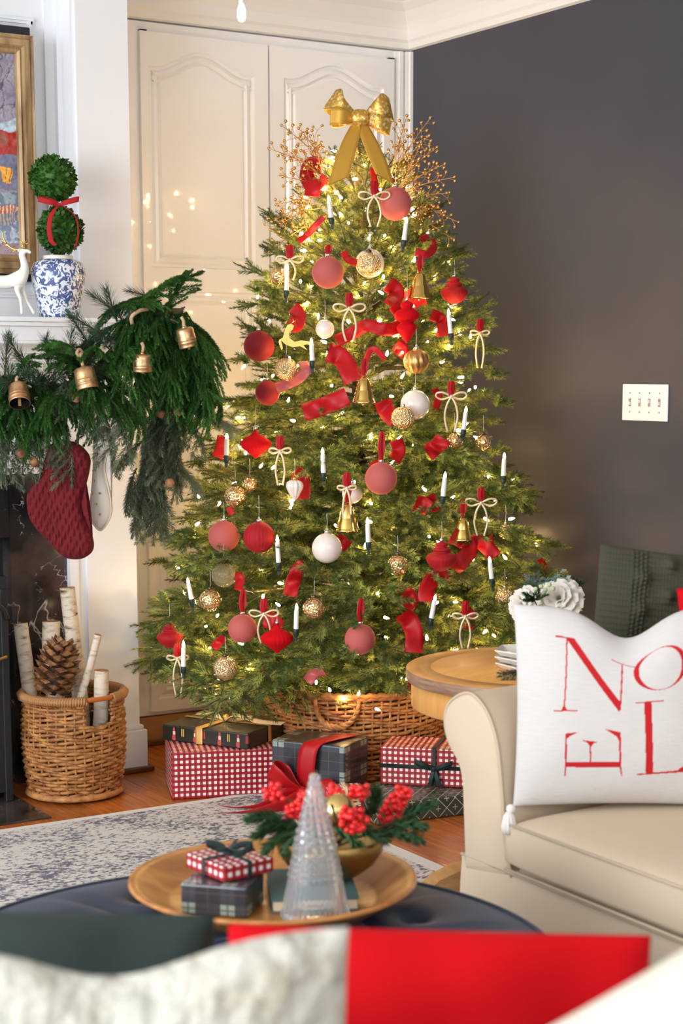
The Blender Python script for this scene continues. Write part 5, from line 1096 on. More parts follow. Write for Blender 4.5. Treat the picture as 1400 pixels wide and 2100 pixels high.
bowloop(g3, kn, (-.82, 0, .57), .115, .030, MAT['satin'], .035); bowloop(g3, kn, (.98, 0, .12), .105, .032, MAT['satin'], .035)
for pts, ws in (([(.48, .29, .03), (.30, .20, .07), (.08, .05, .08), (-.25, -.0, .08), (-.66, -.0, .05)], .036), ([(.50, .28, .03), (.42, .16, .06), (.12, .04, .12), (-.18, .0, .14), (-.46, .0, .14)], .030)):
    p_ = smoothpath([G3(a, max(b, .012), c) for a, b, c in pts], 8); n = len(p_); m = MB(); strip(m, p_, [V((0, -.75*(i/(n-1))-.1, .75*(1-i/(n-1))+.02)).normalized()*ws*(.4+.6*min(1, i/6)) for i in range(n)]); m.build('bow_tail', MAT['satin'], g3)
m = MB(); ball(m, G3(.50, .31, .034), .016, 14, 9); m.build('knot', MAT['satin'], g3)
g4, W4 = boxgift('gift_box', onz(672, 1683, .001)*1.0, onz(746, 1680, .001), .07, .095, MAT['ginghams'], 'small red gingham gift box with cream ribbon before the woven tree basket')
m = MB(); strip(m, [(W4*.5, -.002, .0), (W4*.5, -.002, .096), (W4*.5, .03, .097), (W4*.5, .07, .097)], (.0065, 0, 0)); m.build('ribbon_band', MAT['creamribbon'], g4)
m = MB()
for sg in (-1, 1): p_ = smoothpath([(W4*.5, -.006, .055), (W4*.5+sg*.025, -.016, .065), (W4*.5+sg*.045, -.010, .055), (W4*.5+sg*.02, -.006, .048), (W4*.5, -.006, .055)], 6); strip(m, p_, (0, -.002, .005))
m.build('bow_loop', MAT['creamribbon'], g4)
A = onz(862, 1683, .001); B_ = onz(1000, 1665, .001); A2 = A+(A-B_)*.62
g6, W6 = boxgift('gift_box', A2, B_, .26, .062, MAT['olive'], 'flat olive gift box with lattice print on the floor at right', bev=.008)
zt = .0645; A = onz(779, 1608, zt); B_ = onz(982, 1618, zt)
g5, W5 = boxgift('gift_box', A, B_, .17, .118, MAT['gingham'], 'red gingham gift box with dark green velvet ribbon on the olive box')
m = MB(); xr = W5*.55
strip(m, [(-.002, .1, .060), (-.002, -.002, .060), (W5+.002, -.002, .060), (W5+.002, .15, .060)], (0, 0, .006)); strip(m, [(xr, -.003, .0), (xr, -.003, .119), (xr, .0, .1205), (xr+.005, .17, .1205)], (.006, 0, 0)); m.build('ribbon_band', MAT['greenribbon'], g5)
bw = V((xr, -.008, .058)); m = MB()
for sg in (-1, 1): p_ = smoothpath([bw, bw+V((sg*.03, -.014, .014)), bw+V((sg*.058, -.008, .022)), bw+V((sg*.03, .0, .004)), bw], 6); strip(m, p_, (.001, 0, .007))
m.build('bow_loop', MAT['greenribbon'], g5); m = MB()
for sg in (-.6, 1): strip(m, smoothpath([bw, bw+V((sg*.012, -.008, -.03)), bw+V((sg*.02, -.006, -.052))], 6), (.007, 0, .001))
m.build('bow_tail', MAT['greenribbon'], g5); m = MB(); ball(m, bw, .009, 10, 7); m.build('knot', MAT['greenribbon'], g5)
# rug
ra, rc = onz(0, 1706, 0), onz(927, 1789, 0); RX, RY = rc.x, ra.y
rug = thing('area_rug', 'pale area rug with worn blue-grey speckled pattern on the wood floor', 'rug', T(0, 2, 0))
m = MB(); box(m, -1.2, -1.6, .0, RX-.045, RY-2-.03, .007); m.build('pile', MAT['rug'], rug)
m = MB(); box(m, RX-.045, -1.6, 0, RX, RY-2, .0068); box(m, -1.2, RY-2-.03, 0, RX-.045, RY-2, .0068); m.build('binding', MAT['rugedge'], rug)
# ------------------------------------------------------------------ cushions
def pillow_mesh(w, h, t, n, mats, pinch=.06, dent=0, du=0, paint=None, disp=None, name='cover', wrinkle=.004, seed=0):
    vs = []; fs = []; cols = []; N = n+1
    for side in (-1, 1):
        for j in range(N):
            for i in range(N):
                u = -1+2*i/n; v = -1+2*j/n; k = max(0, (1-u**4)*(1-v**4))**.5*(.55+.45*max(0, (1-u*u)*(1-v*v))**.5)
                x = w/2*u*(1-pinch*(1-v*v)); z = h/2*v*(1-pinch*(1-u*u))
                if dent: z -= dent*math.exp(-((u-du)/.34)**2)*max(0, (v+.3)/1.3)**2; k *= 1-.35*math.exp(-((u-du)/.25)**2)*max(0, v)**2
                y = side*t/2*k
                if k > 0: y += side*wrinkle*noise.noise(V((u*2.2+seed, v*2.2, side)))*min(1, k*3)
                if disp and side < 0: y -= disp(x, z, u, v)*min(1, k*4)
                vs.append((x, y, z))
                if paint: c = paint(u, v) if side < 0 else paint(9, 9); cols += [c[0], c[1], c[2], 1]
    for s in (0, 1):
        o_ = s*N*N
        for j in range(n):
            for i in range(n):
                a = o_+j*N+i; f = (a, a+1, a+N+1, a+N); fs.append(f if s == 0 else f[::-1])
    m = MB(); m.add(vs, fs); me = m.mesh(name, mats)
    if paint: a = me.color_attributes.new('paint', 'FLOAT_COLOR', 'POINT'); a.data.foreach_set('color', cols)
    bm = bmesh.new(); bm.from_mesh(me); bmesh.ops.remove_doubles(bm, verts=bm.verts[:], dist=.00005); bm.to_mesh(me); bm.free(); return me
def edge_piping(parent, w, h, pinch, mats, r=.003, dent=0, du=0):
    pts = []
    for a, b, c, d in ((-1, -1, 1, -1), (1, -1, 1, 1), (1, 1, -1, 1), (-1, 1, -1, -1)):
        for k in range(24):
            t = k/24; u = a+(c-a)*t; v = b+(d-b)*t; z = h/2*v*(1-pinch*(1-u*u))
            if dent: z -= dent*math.exp(-((u-du)/.34)**2)*max(0, (v+.3)/1.3)**2
            pts.append((w/2*u*(1-pinch*(1-v*v)), 0, z))
    m = MB(); tube(m, pts, r, 6, closed=True); m.build('piping', mats, parent)
def lean(c, x, back, roll=0):     # centre, picture-right direction, backward lean, in-plane roll
    x = V(x).normalized(); y = V((-x.y, x.x, 0)); 
    if y.dot(FH) < 0: y = -y
    return frame(V(c), x, y, V((0, 0, 1))) @ Matrix.Rotation(-back, 4, 'X') @ Matrix.Rotation(roll, 4, 'Y')
# ------------------------------------------------------------------ beige sofa on the right
SX = 2.07; sofa = thing('slipcovered_sofa', 'beige slipcovered sofa with rolled arm along the navy wall', 'sofa', T(SX, 2.0, 0))
SO = V((SX, 2.0, 0))
prof = [(956, 1790), (955, 1740), (952, 1650), (950, 1605), (942, 1565), (921, 1524), (911, 1485), (915, 1450), (932, 1430), (957, 1421), (978, 1433), (998, 1462), (1012, 1500), (1020, 1540), (1025, 1590), (1030, 1650), (1038, 1730), (1047, 1800)]
P = [onx(x, y, SX) for x, y in prof]; P = [(p.y-2.0, p.z) for p in P]; arm = smoothpath([V((a, b, 0)) for a, b in P], 4)
m = MB(); n = len(arm); X1 = .93; vs = []; fs = []; rings = [(-.004, .90), (-.002, .96), (.004, .99), (.014, 1.0), (.3, 1.0), (.6, 1.0), (X1, 1.0)]
cy = sum(p.x for p in arm)/n; cz = sum(p.y for p in arm)/n
for x, s in rings:
    for p in arm: vs.append((x, cy+(p.x-cy)*s, cz+(p.y-cz)*s+(.01 if x > .1 else 0)))
for r_ in range(len(rings)-1):
    for i in range(n): j = (i+1) % n; fs.append((r_*n+i, (r_+1)*n+i, (r_+1)*n+j, r_*n+j))
fs.append(tuple(range(n))); fs.append(tuple((len(rings)-1)*n+i for i in range(n))[::-1])
m.add(vs, fs); am = m.build('arm', MAT['sofa'], sofa)
m = MB(); tube(m, [(.002, p.x, p.y) for p in arm], .0035, 6); m.build('piping', MAT['piping'], am)
ay0, ay1 = min(p.x for p in arm if p.y < .35), max(p.x for p in arm if p.y < .35)
yin = onx(1047, 1800, SX).y-2.0; yout = onx(952, 1650, SX).y-2.0
m = MB(); box(m, .02, -1.1, .05, X1, yout, .305, None, bev=.01); m.build('base', MAT['sofa'], sofa)
m = MB(); box(m, .72, -1.1, .1, X1, yin+.02, .80, None, bev=.05); m.build('back', MAT['sofa'], sofa)
def softbox(x0, x1, y0, y1, z0, z1, crown, name='seat_cushion', nx=26, ny=30):
    vs = []; fs = []
    m = MB()
    def pt(u, v, w_):
        # superellipsoid-like cushion
        e = .10; a = max(abs(u), abs(v)); x = (x0+x1)/2+(x1-x0)/2*u; y = (y0+y1)/2+(y1-y0)/2*v
        k = (1-abs(u)**8)*(1-abs(v)**8); z = (z0+z1)/2+w_*((z1-z0)/2*(.55+.45*k**.5)+crown*(1-u*u)*(1-v*v))
        return (x, y, z)
    for s in (1, -1):
        for j in range(ny+1):
            for i in range(nx+1): vs.append(pt(math.sin(PI/2*(-1+2*i/nx)), math.sin(PI/2*(-1+2*j/ny)), s))
    N1 = (nx+1)*(ny+1)
    for s in (0, 1):
        for j in range(ny):
            for i in range(nx):
                a = s*N1+j*(nx+1)+i; f = (a, a+1, a+nx+2, a+nx+1); fs.append(f if s == 0 else f[::-1])
    bd = [i for i in range(nx+1)]+[j*(nx+1)+nx for j in range(1, ny+1)]+[ny*(nx+1)+i for i in range(nx-1, -1, -1)]+[j*(nx+1) for j in range(ny-1, 0, -1)]
    for a, b in zip(bd, bd[1:]+bd[:1]): fs.append((a, a+N1, b+N1, b))
    m.add(vs, fs); o = m.build(name, MAT['sofa'], sofa)
    for z in (z1-.004-(z1-z0)*.12, z0+.012):
        t_ = MB(); tube(t_, [(x0-.001, y0, z), (x0-.001, y1, z)], .003, 6); t_.build('piping', MAT['piping'], o)
softbox(-.018, .74, -.005, yin-.004, .302, .428, .006); softbox(-.018, .74, -.76, -.009, .302, .428, .006)
# pleated skirt
def skirt(y0, y1, flare=.02):
    m = MB(); n = 40; vs = []; fs = []
    for j, z in enumerate((.302, .27, .15, .008)):
        for i in range(n+1): y = y0+(y1-y0)*i/n; vs.append((.004-flare*(j/3)-.004*math.sin(i*.55)*j/3, y, z))
    for j in range(3):
        for i in range(n): a = j*(n+1)+i; fs.append((a, a+1, a+n+2, a+n+1))
    b = len(vs); vs += [(x+.012, y, z) for x, y, z in vs]; fs += [tuple(q+b for q in f)[::-1] for f in fs]; m.add(vs, fs); return m
sk = skirt(-1.1, yout+.006); sk.build('skirt', MAT['sofa'], sofa)
m = MB(); box(m, 0, yout-.004, .008, X1, yout+.008, .30, None); m.build('skirt', MAT['sofa'], sofa)
m = MB(); tube(m, [(-.001, -1.1, .300), (-.001, yout+.008, .300)], .0035, 6); m.build('piping', MAT['piping'], sofa)
# NOEL cushion
CR = lambda x, y: (820+x/2.414, 1120+y/2.414)
def uvn(px, py): return ((px-1283)/235, (1447-py)/207)
segs = [(800, 440, 778, 795, 3, 3), (725, 803, 845, 800, 2.5, 2.5), (745, 433, 830, 435, 3, 3), (1078, 508, 1062, 790, 3.5, 3.5), (1025, 487, 1140, 520, 2, 2),
        (790, 920, 793, 1130, 4, 2.5), (1062, 915, 1070, 1085, 4.5, 4.5), (1070, 1085, 1080, 1135, 4, 2), (914, 955, 917, 1062, 3, 3), (875, 951, 946, 960, 2.5, 2.5), (790, 1072, 1070, 1074, 13, 13),
        (1140, 748, 1285, 743, 3, 3), (1205, 748, 1218, 1115, 18, 18), (1155, 1125, 1395, 1106, 3, 5)]
polys = [[(795, 436), (838, 432), (1064, 745), (1060, 803)], [(785, 950), (785, 915), (852, 908), (815, 925)], [(985, 890), (1066, 908), (1066, 962), (1045, 930)], [(1350, 1112), (1392, 1080), (1402, 1010), (1405, 1105)], [(890, 953), (935, 957), (917, 985)], [(762, 803), (778, 770), (795, 802)]]
segs = [(*uvn(*CR(a, b)), *uvn(*CR(c, d)), e/2.414/235, f/2.414/235) for a, b, c, d, e, f in segs]; polys = [[uvn(*CR(*q)) for q in p] for p in polys]
oc = uvn(*CR(1270, 561)); orx, ory = 137/2.414/235, 122/2.414/207
def inpoly(p, x, y):
    r_ = False; j = len(p)-1
    for i in range(len(p)):
        if (p[i][1] > y) != (p[j][1] > y) and x < (p[j][0]-p[i][0])*(y-p[i][1])/(p[j][1]-p[i][1])+p[i][0]: r_ = not r_
        j = i
    return r_
def noelpaint(u, v):
    base = (.61, .57, .54); red = (.50, .008, .012)
    if u > 5: return base
    for x0, y0, x1, y1, a, b in segs:
        dx, dy = x1-x0, (y1-y0)*.88; L2 = dx*dx+dy*dy; t = ((u-x0)*dx+(v-y0)*.88*dy)/L2
        if 0 <= t <= 1 and math.hypot(u-x0-dx*t, (v-y0)*.88-dy*t) < a+(b-a)*t+.0012: return red
    for p in polys:
        if inpoly(p, u, v): return red
    ex, ey = (u-oc[0]), (v-oc[1]); ex, ey = ex*math.cos(.12)+ey*.88*math.sin(.12), (ey*.88*math.cos(.12)-ex*math.sin(.12))/.88
    if (ex/orx)**2+(ey/ory)**2 < 1:
        if (ex/(orx*.80))**2+(ey/(ory*.975))**2 > 1: return red
    k = .03*noise.noise(V((u*9, v*70, 0))); return (base[0]+k, base[1]+k, base[2]+k)
pc = at(1283, 1447, 3.44); nl = thing('noel_cushion', 'cream woven cushion lettered NOEL in red with a corner tassel', 'cushion', lean(pc, RH, .10))
nw, nh = 470*pxm(3.44), 424*pxm(3.44)
obj('cover', pillow_mesh(nw, nh, .13, 320, MAT['noel'], .035, .062, -.0, noelpaint), nl)
tp_ = V((-nw/2-.003, -.030, -nh/2+.004)); m = MB(); ico(m, tp_+V((-.004, 0, -.004)), .010, 2); lathe(m, [(.006, 0), (.011, -.010), (.015, -.030), (.013, -.044)][::-1], 44, T(tp_+V((-.008, -.004, -.010))), 0, 11, .10); m.build('tassel', MAT['creamcloth'], nl)
# green knitted cushion with bobbles
gc = at(1395, 1345, 3.66); gk = thing('knit_cushion', 'dark olive chunky knitted cushion with bobbles behind the lettered cushion', 'cushion', lean(gc, RH+V((.0, 0, 0)), .12, R(6)))
def knit(x, z, u, v):
    d = 0
    if abs(x % .13-.020) < .018 or abs(x % .13-.11) < .0: d += .010*abs(math.sin(x*330))*abs(math.sin(z*330+(1 if int(x*330/PI) % 2 else 0)))
    else: d += .0040*abs(math.sin(z*PI/.013))+.0006*math.sin(x*900)
    for bx_ in (-.105, -.048, .03, .09):
        for bz_ in (-.15, -.07, .01, .09, .16): q = math.hypot(x-bx_, z-bz_-(.035 if bx_ in (-.048, .09) else 0)); d += .020*math.exp(-(q/.014)**2)
    return d
obj('cover', pillow_mesh(.400, .45, .10, 200, MAT['greenknit'], .03, disp=knit), gk)
# red cushion edge behind at the right border
rc_ = at(1500, 1345, 3.52); rk = thing('red_cushion', 'bright red cushion glimpsed at the right border behind the lettered cushion', 'cushion', lean(rc_, RH, .05, R(-4))); obj('cover', pillow_mesh(.215, .30, .07, 40, MAT['redbright'], .05), rk)
# ------------------------------------------------------------------ round side table
tc = at(1090, 1372, 4.25); tz = .582; tr = .318; tab = thing('side_table', 'round wooden pedestal side table with bandsawn edge behind the sofa arm', 'table', yaw((tc.x, tc.y, 0), .3))
m = MB(); lathe(m, [(.002, tz), (tr*.80, tz), (tr*.802, tz-.0012), (tr*.806, tz-.0012), (tr*.808, tz), (tr-.004, tz), (tr-.001, tz-.002)][::-1], 96, cap=False); m.build('table_top', MAT['tablewood'], tab)
m = MB(); lathe(m, [(tr*.9, tz-.032), (tr-.003, tz-.032), (tr, tz-.029), (tr, tz-.004), (tr-.001, tz-.002)], 96, cap=False); m.build('edge_band', MAT['tableedge'], tab)
m = MB(); lathe(m, [(.002, tz-.10), (tr-.018, tz-.10), (tr-.014, tz-.096), (tr-.014, tz-.032), (tr*.9, tz-.031)], 96, cap=False); m.build('apron', MAT['tablewood'], tab)
m = MB(); lathe(m, [(.05, .06), (.055, .12), (.035, .20), (.05, .30), (.04, .38), (.07, .44), (.09, tz-.1)], 24); m.build('pedestal', MAT['footwood'], tab)
ft = onz(868, 1836, .0072)-V((tc.x, tc.y, 0)); fa = math.atan2(ft.y, ft.x)-.3; fl_ = V((ft.x, ft.y, 0)).length
for k in range(4):
    m = MB(); Mx = Matrix.Rotation(fa+k*PI/2, 4, 'Z') @ T(0, -.035, .008); prism(m, [(.02, .0), (fl_, 0), (fl_+.004, .012), (fl_-.03, .045), (fl_-.075, .062), (.16, .075), (.05, .12), (.02, .13)], .07, Mx); m.build('foot', MAT['footwood'], tab)
hx = at(1082, 1345, 4.22)
for k in range(3):
    c = V((hx.x, hx.y, tz+.0005+.0175*k))+RH*(.003*(2-k))+FH*.0; r_ = .088
    t_ = thing('hexagonal_dish', ['lowest white hexagonal dish of three on the wooden side table', 'middle white hexagonal dish of the stack of three', 'topmost white hexagonal dish in the side-table stack'][k], 'dish', CAMF(c) @ Matrix.Rotation(.12*k, 4, 'Z'), 'white hexagonal dishes on the side table')
    m = MB(); lathe(m, [(.002, .0), (r_*.80, .0), (r_, .013), (r_, .0155), (r_*.96, .0155), (r_*.74, .004), (.002, .004)], 6, cap=False)
    for i in range(len(m.smooth)): m.smooth[i] = False
    m.build('dish_body', MAT['whiteglaze'], t_)
csp = at(1062, 1353, 4.08); cs = thing('cedar_sprig', 'small blue-green cedar sprig lying by the white hexagonal dishes', 'sprig', CAMF(V((csp.x, csp.y, tz+.02))))
m = MB()
for k in range(7): a = -2.9+k*.36; needles(m, bend((0, 0, 0), (math.cos(a), -.4, math.sin(a)*.35+.05), .055, -.1, 4), 1700, .014, .0010, .6)
m.build('needles', MAT['gray'], cs, kind='stuff')
# vase of flowers
vb = at(1122, 1300, 4.30); vb = V((vb.x, vb.y, tz)); vs_ = thing('flower_vase', 'low white vase on the side table hidden behind the lettered cushion', 'vase', T(vb)); m = MB(); lathe(m, [(.035, 0.001), (.05, .01), (.058, .05), (.05, .085), (.04, .10), (.038, .10), (.045, .08), (.03, .012)], 28, cap=False); lathe(m, [(.001, .001), (.036, .0012)], 28, cap=False); m.build('vase_body', MAT['whiteglaze'], vs_)
random.seed(9)
def flower(px, py, rpx, label, d=4.25, tilt=(-.3, -.8, .5)):
    c = at(px, py, d); r_ = rpx*pxm(d); root = thing('white_flower', label, 'flower', T(c), 'white flowers in the vase'); ax = (RH*tilt[0]+FH*tilt[1]+V((0, 0, tilt[2]))).normalized(); q = ax.to_track_quat('Z', 'Y').to_matrix().to_4x4()
    np_ = 0
    for ring, (cnt, rad, up, op) in enumerate(((6, .25, .35, .25), (8, .5, .25, .55), (9, .8, .05, .95), (10, 1.0, -.12, 1.25))):
        for k in range(cnt):
            a = 2*PI*k/cnt+ring*.4+random.uniform(-.15, .15); m = MB(); L = r_*(.55+.15*ring); w_ = r_*.42; vs = []; n = 5
            for i in range(n+1):
                for j in range(n+1):
                    s = i/n; t = -1+2*j/n; wd = w_*math.sin(PI*(.12+.70*s))*t; b_ = op*s
                    vs.append((r_*.12+L*math.sin(b_+.25)*s*.95, wd, up*r_+L*s*math.cos(b_)*.75-abs(t)**2*L*.18+.06*r_*math.sin(t*5+a*3)*s+random.uniform(-.01, .01)*r_))
            fs = [(i*(n+1)+j, i*(n+1)+j+1, (i+1)*(n+1)+j+1, (i+1)*(n+1)+j) for i in range(n) for j in range(n)]
            m.add(vs, fs, q @ Matrix.Rotation(a, 4, 'Z')); m.build('petal', MAT['petal'], root); np_ += 1
    m = MB(); tube(m, [(0, 0, 0), tuple((V((vb.x, vb.y, tz+.09))-c)*.95)], .002, 5); m.build('stem', MAT['greyleaf'], root)
flower(1148, 1232, 48, 'large white peony facing the room above the lettered cushion'); flower(1078, 1242, 40, 'white peony at the left of the bouquet with drooping petals', 4.26, (-.7, -.5, .2))
def foliage(px, py, n, L, label, mats, d=4.3, spread=1.0, kind='cedar', name='foliage_sprig'):
    c = at(px, py, d); root = thing(name, label, 'foliage', T(c)); m = MB()
    for k in range(n):
        v = RH*random.uniform(-1, 1)*spread+V((0, 0, random.uniform(.1, 1)))-FH*random.uniform(-.4, .9); p_ = bend((0, 0, 0), v, L*random.uniform(.6, 1), -.2, 4, .1)
        if kind == 'cedar': needles(m, p_, 1300, .012, .0016, .6)
        else:
            tube(m, p_, .0012, 4)
            for q in p_[1:]:
                for _ in range(2): e = q+V([random.uniform(-1, 1) for _ in range(3)]).normalized()*.012; l_ = .012; a_ = (e-q).normalized(); b_ = a_.orthogonal().normalized()*.006; m.add([q, (q+e)/2+b_, e+a_*.004, (q+e)/2-b_], [(0, 1, 2, 3)], None, 0)
    m.build('leaves', MAT[mats], root, kind='stuff'); m = MB(); tube(m, [(0, 0, 0), tuple((V((vb.x, vb.y, tz+.09))-c)*.9)], .0015, 5); m.build('stem', MAT[mats], root)
foliage(1098, 1212, 16, .058, 'grey-green cedar foliage rising at the top left of the bouquet', 'greyleaf'); foliage(1140, 1200, 18, .042, 'dusty eucalyptus leaves at the top of the bouquet', 'greyleaf', 4.28, 1.2, 'leaf'); foliage(1178, 1205, 10, .035, 'light green foliage at the right of the bouquet', 'fir', 4.30, 1.0); foliage(1096, 1232, 10, .04, 'fresh green cedar tips between the two peonies', 'fir', 4.18)
gb = thing('berry_cluster', 'pale green berries tucked among the bouquet foliage', 'berries', T(at(1112, 1205, 4.2)));
for dx, dy in ((-14, 3), (-3, -2), (6, 5), (14, -6), (22, 2), (2, 12), (-8, 12)):
    m = MB(); ico(m, at(1112+dx, 1205+dy, 4.19)-at(1112, 1205, 4.2), .0062, 2); m.build('berry', MAT['gberry'], gb)
# ------------------------------------------------------------------ tufted ottoman
oc_ = at(490, 1900, 2.63); OX, OY = oc_.x, oc_.y; OR = .515; OZ = .402
ot = thing('tufted_ottoman', 'round navy velvet tufted ottoman carrying the wooden tray', 'ottoman', T(OX, OY, 0))
tufts = [(0, 0)]+[(.17*math.cos(k*PI/3+.2), .17*math.sin(k*PI/3+.2)) for k in range(6)]+[(.34*math.cos(k*PI/6), .34*math.sin(k*PI/6)) for k in range(12)]
def otz(x, y):
    r_ = math.hypot(x, y)/OR; z = OZ-.020*max(0, r_-.72)**2/.078
    dm = sorted(math.hypot(x-a, y-b) for a, b in tufts)
    z -= .030*math.exp(-(dm[0]/.026)**2)+.010*math.exp(-((dm[1]-dm[0])/.018)**2)*(1 if r_ < .78 else max(0, (1-r_)/.22)); return z
m = MB(); nr, na_ = 44, 120; vs = [(0, 0, otz(0, 0))]; fs = []
for i in range(1, nr+1):
    r_ = OR*i/nr
    for k in range(na_): a = 2*PI*k/na_; x, y = r_*math.cos(a), r_*math.sin(a); vs.append((x, y, otz(x, y)))
for k in range(na_): fs.append((0, 1+k, 1+(k+1) % na_))
for i in range(nr-1):
    for k in range(na_): a = 1+i*na_+k; b = 1+i*na_+(k+1) % na_; fs.append((a, a+na_, b+na_, b))
m.add(vs, fs); m.build('tufted_top', MAT['navyvelvet'], ot)
m = MB(); lathe(m, [(OR*.9, .09), (OR, .10), (OR+.004, .2), (OR+.004, .33), (OR+.002, .37), (OR, .382)], 96, cap=False); m.build('side_panel', MAT['navyvelvet'], ot)
m = MB(); tube(m, [((OR+.003)*math.cos(2*PI*k/96), (OR+.003)*math.sin(2*PI*k/96), 0.382) for k in range(96)], .005, 6, closed=True); m.build('piping', MAT['navyvelvet'], ot)
for a, b in tufts: m = MB(); ball(m, (a, b, otz(a, b)+.003), .010, 12, 6); m.build('button', MAT['navyvelvet'], ot)
for k in range(4): a = PI/4+k*PI/2; m = MB(); lathe(m, [(.018, .008), (.026, .10)], 14, T(.38*math.cos(a), .38*math.sin(a), 0)); m.build('leg', MAT['footwood'], ot)
# ------------------------------------------------------------------ tray and the things on it
tcx = at(560, 1805, 2.87); TRZ = .404; tray = thing('wooden_tray', 'large round turned wooden tray on the navy ottoman', 'tray', T(tcx.x, tcx.y, TRZ))
m = MB(); lathe(m, [(.002, .002), (.185, .002), (.235, .034), (.250, .043), (.250, .047), (.244, .049), (.232, .044), (.185, .014), (.176, .010), (.002, .010)], 110, cap=False)
m.build('tray_body', MAT['traywood'], tray)
TS = TRZ+.0108
def on_tray(x, y, z=TS): return onz(x, y, z)
p1, w1 = boxgift('small_gift_box', on_tray(371, 1873), on_tray(507, 1884), .095, .053, MAT['plaids'], 'small dark plaid gift box on the tray under the gingham one')
A, B_ = onz(380, 1779, TS+.0545), onz(460, 1811, TS+.0545); C_ = onz(568, 1789, TS+.0545)
p2, w2 = boxgift('small_gift_box', A, B_, (C_-B_).length*.98, .027, MAT['ginghamt'], 'small red gingham gift box tied with green ribbon atop the plaid one', bev=.003)
dd = (C_-B_).length*.98; m = MB()
strip(m, [(w2*.5, -.0015, 0), (w2*.5, -.0015, .0275), (w2*.5, 0, .0283), (w2*.5, dd, .0283), (w2*.5, dd+.0015, 0)], (.0042, 0, 0)); strip(m, [(w2+.0015, dd*.5, 0), (w2+.0015, dd*.5, .0275), (w2, dd*.5, .0286), (0, dd*.5, .0286), (-.0015, dd*.5, 0)], (0, .0042, 0)); m.build('ribbon_band', MAT['greenribbon'], p2)
kb = V((w2*.5, dd*.5, .032))
for sg in (-1, 1):
    m = MB(); p_ = smoothpath([kb, kb+V((sg*.012, sg*.012, .012)), kb+V((sg*.03, sg*.028, .014)), kb+V((sg*.024, sg*.010, .002)), kb], 8); strip(m, p_, (0, -.001, .006)); m.build('bow_loop', MAT['greenribbon'], p2)
    m = MB(); strip(m, smoothpath([kb, kb+V((sg*.010, -sg*.015, .008)), kb+V((sg*.02, -sg*.03, .012))], 6), (.004, .002, .002)); m.build('bow_tail', MAT['greenribbon'], p2)
m = MB(); ball(m, kb, .006, 10, 7); m.build('knot', MAT['greenribbon'], p2)
A, B_ = on_tray(557, 1873), on_tray(737, 1867); x_ = (B_-A); x_.z = 0; bk = thing('book', 'teal clothbound book lying on the tray beneath the brass bowl', 'book', lookx(A, x_)); bw_ = x_.length
m = MB(); box(m, 0, 0, 0, bw_, .185, .0025, None); box(m, 0, 0, .0195, bw_, .185, .022, None); m.build('cover', MAT['teal'], bk); m = MB(); box(m, .003, .003, .0025, bw_-.003, .182, .0195); m.build('page_block', MAT['paper'], bk)
bc = at(677, 1790, 2.915); bz = TS+.0225; bowl = thing('brass_bowl', 'aged brass bowl of red berries and fir on the tray', 'bowl', T(bc.x, bc.y, bz)); r_ = .099
m = MB(); pr = [(.003, 0), (.035, .0), (.055, .010), (.078, .028), (.092, .050), (.099, .076), (.097, .077), (.090, .052), (.075, .030), (.05, .013), (.003, .005)]; lathe(m, [(a, b) for a, b in pr], 64, cap=False); m.build('bowl_body', M('aged_brass', (.27, .165, .05), .33, .9, bump=(20, .15)), bowl)
BO = V((bc.x, bc.y, bz+.07)); bb = at(694, 1662, 2.86); sb = thing('sleigh_bell', 'round brass sleigh bell nestled in the berries of the brass bowl', 'bell', T(bb)); m = MB(); ball(m, (0, 0, 0), .030, 32, 20); m.build('bell_body', MAT['brass'], sb)
m = MB(); tube(m, smoothpath([(RH*x-FH*.0285*math.cos(z*8)+V((0, 0, z))) for x, z in ((-.012, .018), (-.008, .004), (-.003, -.012))], 5), .0022, 6); m.build('slot', MAT['black'], sb)
random.seed(15)
for px, py, n, sp_, lab in ((563, 1626, 16, 19, 'red berry cluster rising at the far left of the brass bowl'), (600, 1668, 14, 18, 'red berry cluster behind the left of the glass tree'), (622, 1640, 12, 14, 'red berry cluster peeking past the glass tree tip'), (688, 1628, 14, 18, 'red berry cluster behind the sleigh bell'), (736, 1624, 16, 18, 'red berry cluster at the back right of the sleigh bell'),
    (724, 1678, 26, 26, 'red berry cluster in front of the sleigh bell'), (800, 1672, 26, 28, 'large red berry cluster low at the right of the bowl'), (822, 1634, 20, 19, 'red berry cluster highest at the right of the bowl')):
    c = at(px, py, 2.90 if 'front' not in lab else 2.83); root = thing('berry_cluster', lab, 'berries', T(c), 'red berry clusters in the brass bowl')
    m = MB(); tube(m, smoothpath([BO-c+V((0, 0, -.03)), (BO-c)*.5+V((0, 0, .01)), (0, 0, 0)], 4), .0016, 5); m.build('stem', MAT['branchstem'], root)
    for k in range(int(n*1.5)):
        v = V([random.gauss(0, .5) for _ in range(3)]); v = v.normalized()*min(1, v.length); e = (RH*v.x+V((0, 0, v.z))+FH*v.y*.7)*sp_*1.12*pxm(2.9); m = MB(); ico(m, e, .0058, 2); m.build('berry', MAT['holly'], root)
